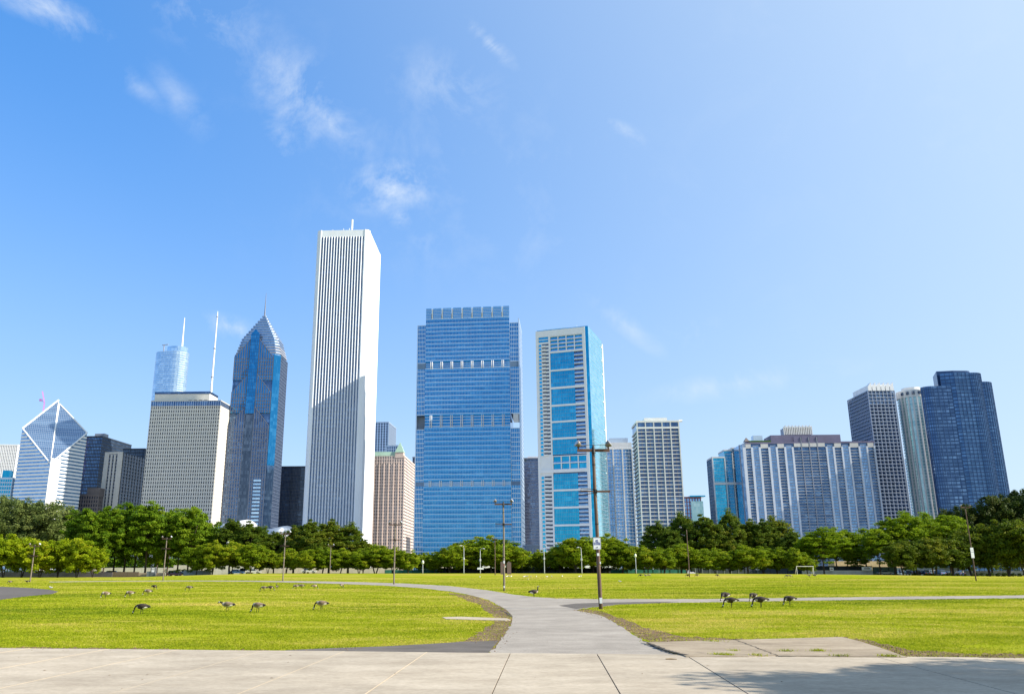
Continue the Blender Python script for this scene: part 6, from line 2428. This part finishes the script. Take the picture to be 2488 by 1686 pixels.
def loft(mb, rings, k=12, pick=None):
    """rings: (point, half width, half height) along the spine; one closed skin"""
    n0 = len(mb.v)
    pts = [Vector(r[0]) for r in rings]
    for i, (p, w, h) in enumerate(rings):
        d = (pts[min(i + 1, len(pts) - 1)] - pts[max(i - 1, 0)]).normalized()
        side = Vector((0, 1, 0))
        up = side.cross(d) * -1
        if up.z < 0 and abs(d.z) < .7:
            up = -up
        for j in range(k):
            a = 2 * math.pi * j / k
            mb.v.append(tuple(pts[i] + side * math.cos(a) * w + up * math.sin(a) * h))
    for i in range(len(rings) - 1):
        for j in range(k):
            q = (j + 1) % k
            mb.f.append((n0 + i * k + j, n0 + i * k + q, n0 + (i + 1) * k + q, n0 + (i + 1) * k + j))
            mb.m.append(pick(i, (j + .5) / k) if pick else 0)
    mb.f.append(tuple(n0 + j for j in reversed(range(k))))
    mb.f.append(tuple(n0 + (len(rings) - 1) * k + j for j in range(k)))
    mb.m += [pick(0, .25), pick(len(rings) - 2, .25)] if pick else [0, 0]


def goose_mesh(pose, dark):
    """faces +x; feet at z = 0"""
    body = [((-.40, 0, .34), .02, .012), ((-.34, 0, .345), .055, .03), ((-.27, 0, .35), .09, .06), ((-.18, 0, .355), .13, .105), ((-.06, 0, .36), .155, .135), ((.07, 0, .365), .15, .135), ((.17, 0, .37), .12, .115), ((.23, 0, .385), .085, .085)]
    neck = {'graze': [((.27, 0, .39), .05, .055), ((.325, 0, .36), .036, .038), ((.365, 0, .29), .031, .031), ((.385, 0, .20), .029, .03), ((.405, 0, .135), .034, .037), ((.425, 0, .09), .034, .036), ((.45, 0, .055), .024, .024), ((.47, 0, .03), .014, .011), ((.487, 0, .012), .008, .006)],
            'peck': [((.26, 0, .36), .05, .05), ((.285, 0, .30), .038, .038), ((.30, 0, .23), .032, .032), ((.315, 0, .17), .030, .031), ((.335, 0, .12), .034, .037), ((.355, 0, .085), .034, .036), ((.385, 0, .055), .024, .024), ((.405, 0, .03), .014, .011), ((.42, 0, .014), .008, .006)],
            'walk': [((.27, 0, .42), .055, .055), ((.32, 0, .455), .042, .04), ((.37, 0, .475), .036, .035), ((.41, 0, .48), .038, .04), ((.45, 0, .47), .038, .04), ((.485, 0, .45), .028, .028), ((.515, 0, .43), .016, .014), ((.54, 0, .41), .008, .007)],
            'alert': [((.255, 0, .43), .06, .06), ((.275, 0, .49), .043, .043), ((.285, 0, .56), .034, .034), ((.29, 0, .63), .031, .032), ((.30, 0, .69), .035, .037), ((.325, 0, .72), .037, .038), ((.365, 0, .715), .026, .027), ((.395, 0, .705), .015, .012), ((.42, 0, .70), .008, .006)]}[pose]
    rings = body + neck
    nb, nn = len(body), len(rings)

    def pick(i, a):
        low = math.sin(2 * math.pi * a) < -.1
        if i < 2:
            return 1                       # black tail
        if i < 4 and low:
            return 2                       # white rump
        if i < nb - 2:
            return 3 if (low and math.sin(2 * math.pi * a) < -.7 and not dark) else 0
        if i < nb:
            return 3 if not dark or low else 0
        if i == nn - 5 and abs(math.cos(2 * math.pi * a)) > .55:
            return 2                       # white cheek
        return 1
    mb = MB()
    loft(mb, rings, 12, pick)
    # folded wings lie along the flanks, tips crossing over the tail
    for s_ in (-1, 1):
        loft(mb, [((-.38, s_ * .035, .375), .006, .012), ((-.26, s_ * .08, .39), .02, .045), ((-.1, s_ * .135, .395), .028, .085), ((.05, s_ * .142, .385), .026, .09), ((.15, s_ * .115, .375), .012, .05)], 8, lambda i, a: 0 if i > 0 else 1)
    for s_, dx in ((-1, -.02), (1, .05)):
        mb.tube([(0 + dx * .3, s_ * .06, .26), (-.01 + dx, s_ * .06, .12), (.0 + dx, s_ * .06, .012)], [.022, .012, .011], 6, 4)
        mb.face([(.0 + dx - .01, s_ * .06 - .012, .006), (.09 + dx, s_ * .06 - .035, .004), (.1 + dx, s_ * .06, .004), (.09 + dx, s_ * .06 + .035, .004), (.0 + dx - .01, s_ * .06 + .012, .006)], 4)
    return mb.mesh('goose', [M_GD if dark else M_GB, M_GK, M_GW, M_GT, M_GL], True)


GM = {(p, d): goose_mesh(p, d) for p in ('graze', 'peck', 'walk', 'alert') for d in (False, True)}


def goose(px, py, pose, dark, face, label, group=None, s=1.0, loc=None):
    """face: heading in degrees, 180 looks left in the picture"""
    g_ = ground(px, py) if loc is None else loc
    o = link('goose', GM[(pose, dark)], None, None, (g_.x, g_.y, g_.z + .005))
    o.rotation_euler = (0, 0, R(face))
    o.scale = (s, s, s)
    tag(o, label, 'goose', group)


G1, G2, G3 = 'geese grazing on the left lawn', 'geese grazing right of the path', 'distant geese at the lawn edge'
goose(344, 1492, 'graze', True, 182, 'very dark goose grazing with its bill in the grass, black all over', G1, 1.0)
goose(552, 1486, 'walk', False, 183, 'brown goose walking with neck stretched low and pale chest', G1, 1.0)
goose(626, 1488, 'peck', False, 175, 'brown goose bent down pecking beside the striding goose', G1, 1.0)
goose(781, 1482, 'graze', False, 184, 'brown goose with white rump grazing on its own near the path', G1, 1.0)
goose(256, 1453, 'peck', False, 215, 'grey-brown goose pecking, turned half away, beyond the very dark goose', G1)
goose(315, 1451, 'peck', False, 205, 'grey-brown goose pecking next to one turned half away', G1)
goose(359, 1446, 'graze', False, 195, 'pale goose grazing directly before a small dark one', G1)
goose(374, 1432, 'peck', True, -15, 'small dark goose facing right behind the pale grazing one', G1)
goose(460, 1435, 'graze', False, 180, 'lone pale goose grazing in the open lawn beyond the striding one', G1)
goose(641, 1436, 'graze', False, 170, 'pale goose overlapping a dark neighbour by the far path', G1)
goose(656, 1435, 'graze', True, 10, 'dark goose overlapping the pale one by the far path', G1)
goose(673, 1431, 'alert', True, 260, 'dark goose standing upright seen from behind near the far path', G1, .85)
goose(719, 1431, 'peck', False, 190, 'first of a close pair of grey-brown geese near the far path', G1)
goose(733, 1430, 'walk', False, 180, 'second of a close pair of grey-brown geese near the far path', G1)
goose(763, 1431, 'graze', False, 20, 'grey-brown goose right beside the close pair', G1)
goose(830, 1428, 'peck', False, 60, 'white-breasted goose at the very edge of the path', G1)
goose(24, 1418.5, 'graze', False, 180, 'goose grazing just above the dark asphalt pad', G1)
goose(66, 1417.5, 'walk', True, 175, 'dark goose crouching at the foot of the crabapple pole', G1)
goose(1297, 1450.5, 'alert', True, 8, 'upright goose with raised head striding on the path edge', 'geese on the path', 1.15)
goose(1763, 1460, 'peck', True, 208, 'goose with white flank grazing on the strip of path, behind another', G2, 1.2)
goose(1778, 1476, 'graze', True, 178, 'dark goose grazing in front of the white-flanked one', G2, 1.15)
goose(1831, 1461, 'peck', True, 214, 'dark goose turned half to the viewer on the strip of path', G2, 1.15)
goose(1850, 1476, 'graze', True, 180, 'largest dark goose grazing with its pointed tail to the right', G2, 1.25)
goose(1920, 1471, 'peck', True, 182, 'dark goose grazing alone beyond the tip of the largest one', G2, 1.15)
for (px, py, ps, dk, fc, lab) in [(1557, 1401.5, 'graze', True, 170, 'dark distant goose in the threesome beside the sign pole'), (1569, 1402, 'alert', False, 200, 'upright distant goose in the middle of the threesome'), (1577, 1401, 'graze', False, 20, 'pale distant goose in the threesome'),
                                  (1671, 1401.5, 'graze', True, 190, 'dark distant goose at the foot of the bare rust pole'), (1694, 1401, 'graze', True, 180, 'dark distant goose next to the bare rust pole'), (1743, 1401.5, 'peck', True, 0, 'single dark distant goose on the bare lawn'),
                                  (1913, 1403, 'graze', False, 160, 'pale distant goose, one of two before the goal'), (1921, 1403, 'graze', False, 20, 'second pale distant goose before the goal'), (1967, 1402.5, 'walk', False, 180, 'distant goose with white back beside the goal'), (1980, 1402, 'walk', True, 0, 'dark distant goose beside the white-backed one')]:
    goose(px, py, ps, dk, fc, lab, G3, 1.25)


def gull_mesh():
    mb = MB()
    rings = [((-.24, 0, .17), .012, .006), ((-.18, 0, .17), .035, .02), ((-.1, 0, .165), .06, .05), ((0, 0, .165), .075, .07), ((.09, 0, .175), .06, .06), ((.14, 0, .21), .038, .04), ((.165, 0, .25), .034, .036), ((.19, 0, .265), .032, .034), ((.22, 0, .262), .016, .016), ((.26, 0, .255), .006, .006)]
    loft(mb, rings, 10, lambda i, a: 1 if (1 < i < 5 and math.sin(2 * math.pi * a) > .35) else (2 if i == 0 else (3 if i > 7 else 0)))
    for s_ in (-1, 1):
        mb.tube([(0, s_ * .03, .11), (0, s_ * .03, .005)], .008, 5, 3)
    return mb.mesh('gull', [M_GW, M_GREY, M_GK, M_YEL], True)


GU = gull_mesh()
GLAB = 'small white gull resting on the lawn below the two bright glass towers'
rg_ = random.Random(4)
for (px, py) in [(1166, 1404), (1231, 1402.5), (1236, 1402), (1242, 1402.5), (1273, 1403), (1279, 1402.5), (1281, 1402), (1290, 1403), (1283, 1409.5), (1303, 1403), (1329, 1403), (1341, 1402.5), (1366, 1402), (1407, 1402.5), (1412, 1402)]:
    g_ = ground(px, py)
    o = link('gull', GU, None, None, (g_.x, g_.y, g_.z))
    o.rotation_euler = (0, 0, rg_.uniform(0, 6.28))
    o.scale = (1.45, 1.45, 1.45)
    tag(o, GLAB, 'gull', 'gulls on the lawn')
for (px, py, lab) in [(124, 1432, 'white gull standing on the lawn beside the dark asphalt pad'), (1507, 1415, 'grey gull lying alone on the lawn right of the sign pole')]:
    g_ = ground(px, py)
    o = link('gull', GU, None, None, (g_.x, g_.y, g_.z))
    o.rotation_euler = (0, 0, 2.8)
    o.scale = (1.3,) * 3
    tag(o, lab, 'gull', 'gulls on the lawn')

# ------------------------------------------------------------------ people by the cars
M_SKIN = pmat('skin', (.45, .28, .2), .6, var=.1, scale=8)
M_HAIR = pmat('hair', (.03, .02, .015), .7, var=.2, scale=20)


def person(px, Y, shirt, trousers, label, rz=0.0, pose=0):
    x = pray(px, 1395)[0] * Y
    z = gz(x, min(Y, 262)) + .01
    t_ = thing('person', label, 'person', (x, Y, z), rz)
    verts = [(0, 0, .95), (0, 0, 1.15), (0, 0, 1.38), (0, 0, 1.5), (0, .01, 1.63), (0, .01, 1.74),
             (-.19, 0, 1.4), (-.25, .03, 1.12), (-.24, -.08 - .1 * pose, .9), (.19, 0, 1.4), (.26, .03, 1.12), (.24, -.05 - .1 * pose, .88),
             (-.1, 0, .9), (-.12, -.05, .5), (-.13, .02, .08), (-.13, -.1, .04), (.1, 0, .9), (.13, -.02, .5), (.14, .06, .08), (.15, -.06, .04),
             (-.24, -.1 - .1 * pose, .82), (.24, -.07 - .1 * pose, .8)]
    edges = [(0, 1), (1, 2), (2, 3), (3, 4), (4, 5), (2, 6), (6, 7), (7, 8), (8, 20), (2, 9), (9, 10), (10, 11), (11, 21), (0, 12), (12, 13), (13, 14), (14, 15), (0, 16), (16, 17), (17, 18), (18, 19)]
    rad = [.15, .14, .15, .055, .095, .07, .07, .048, .036, .07, .048, .036, .095, .065, .045, .035, .095, .065, .045, .035, .03, .03]
    me = bpy.data.meshes.new('body')
    me.from_pydata(verts, edges, [])
    o = link('body', me, t_)
    sk = o.modifiers.new('skin', 'SKIN')
    for i, v in enumerate(me.skin_vertices[0].data):
        v.radius = (rad[i], rad[i] * .85)
        v.use_root = (i == 0)
    ss_ = o.modifiers.new('sub', 'SUBSURF')
    ss_.levels = 1
    ss_.render_levels = 1
    m, t, b = new_mat('clothes_' + str(len(MATS)))
    co = N(t, 'ShaderNodeTexCoord')
    sx = N(t, 'ShaderNodeSeparateXYZ')
    lk(t, co.outputs['Object'], sx.inputs[0])
    r = N(t, 'ShaderNodeValToRGB')
    r.color_ramp.interpolation = 'CONSTANT'
    els = r.color_ramp.elements
    els[0].position = 0
    els[0].color = (.03, .03, .03, 1)
    els[1].position = .05
    els[1].color = rgba(trousers)
    for p, c in ((.5, shirt), (.76, (.45, .28, .2))):
        e = els.new(p)
        e.color = rgba(c)
    mm = N(t, 'ShaderNodeMath', operation='DIVIDE')
    lk(t, sx.outputs[2], mm.inputs[0])
    mm.inputs[1].default_value = 1.95
    lk(t, mm.outputs[0], r.inputs[0])
    lk(t, r.outputs[0], b.inputs['Base Color'])
    b.inputs['Roughness'].default_value = .8
    me.materials.append(m)
    MB().tube([(0, .03, 1.66), (0, .025, 1.74), (0, .02, 1.8), (0, .02, 1.83)], [.095, .105, .08, .02], 10).build('hair', M_HAIR, t_, True)


person(2187, 247, (.05, .07, .35), (.03, .04, .12), 'person in blue standing beside a locust trunk near the cars')
person(2196, 248, (.6, .62, .68), (.05, .06, .1), 'person in a pale top next to the one in blue', .8, 1)
person(2340, 249, (.7, .72, .8), (.05, .1, .3), 'person in a striped pale top under the dark maples', 2.0)
person(1668, 249, (.5, .18, .06), (.04, .04, .06), 'person in an orange top by the bare rust pole', 1.0, 1)

# ------------------------------------------------------------------ litter
tw = ground(1632, 1605)
o = MB().tube([(-.14, 0, .045), (-.03, .01, .047), (.12, -.02, .045)], [.012, .016, .008], 6).build('twig', pmat('twig', (.28, .2, .11), .9), None)
o.location = (tw.x, tw.y, 0.0)
tag(o, 'bare twig lying on the concrete walk by the crack', 'twig')
M_LEAF = pmat('dry_leaf', (.2, .13, .07), .9, var=.3, scale=10)
lfm = MB()
lfm.face([(-.05, 0, 0), (0, -.03, .008), (.06, 0, .002), (0, .03, .012)])
lfm = lfm.mesh('fallen_leaf', M_LEAF)
rl_ = random.Random(9)
for (px, py) in [(45, 1600), (108, 1632), (265, 1644), (310, 1618), (358, 1642), (345, 1655), (296, 1677), (500, 1598), (540, 1596), (660, 1651), (705, 1595), (700, 1612), (960, 1640), (1380, 1509), (1410, 1600), (1300, 1650), (1560, 1640), (1720, 1620), (2080, 1597), (1900, 1660), (1460, 1535), (1330, 1560)]:
    g_ = ground(px, py)
    o = link('fallen_leaf', lfm, None, None, (g_.x, g_.y, (.036 if py > 1590 else .014)))
    o.rotation_euler = (0, 0, rl_.uniform(0, 6.28))
    k = rl_.uniform(.35, .8)
    o.scale = (k, k, k)
    tag(o, 'small dry brown leaf lying on the pale paving', 'leaf', 'dry leaves on the paving')
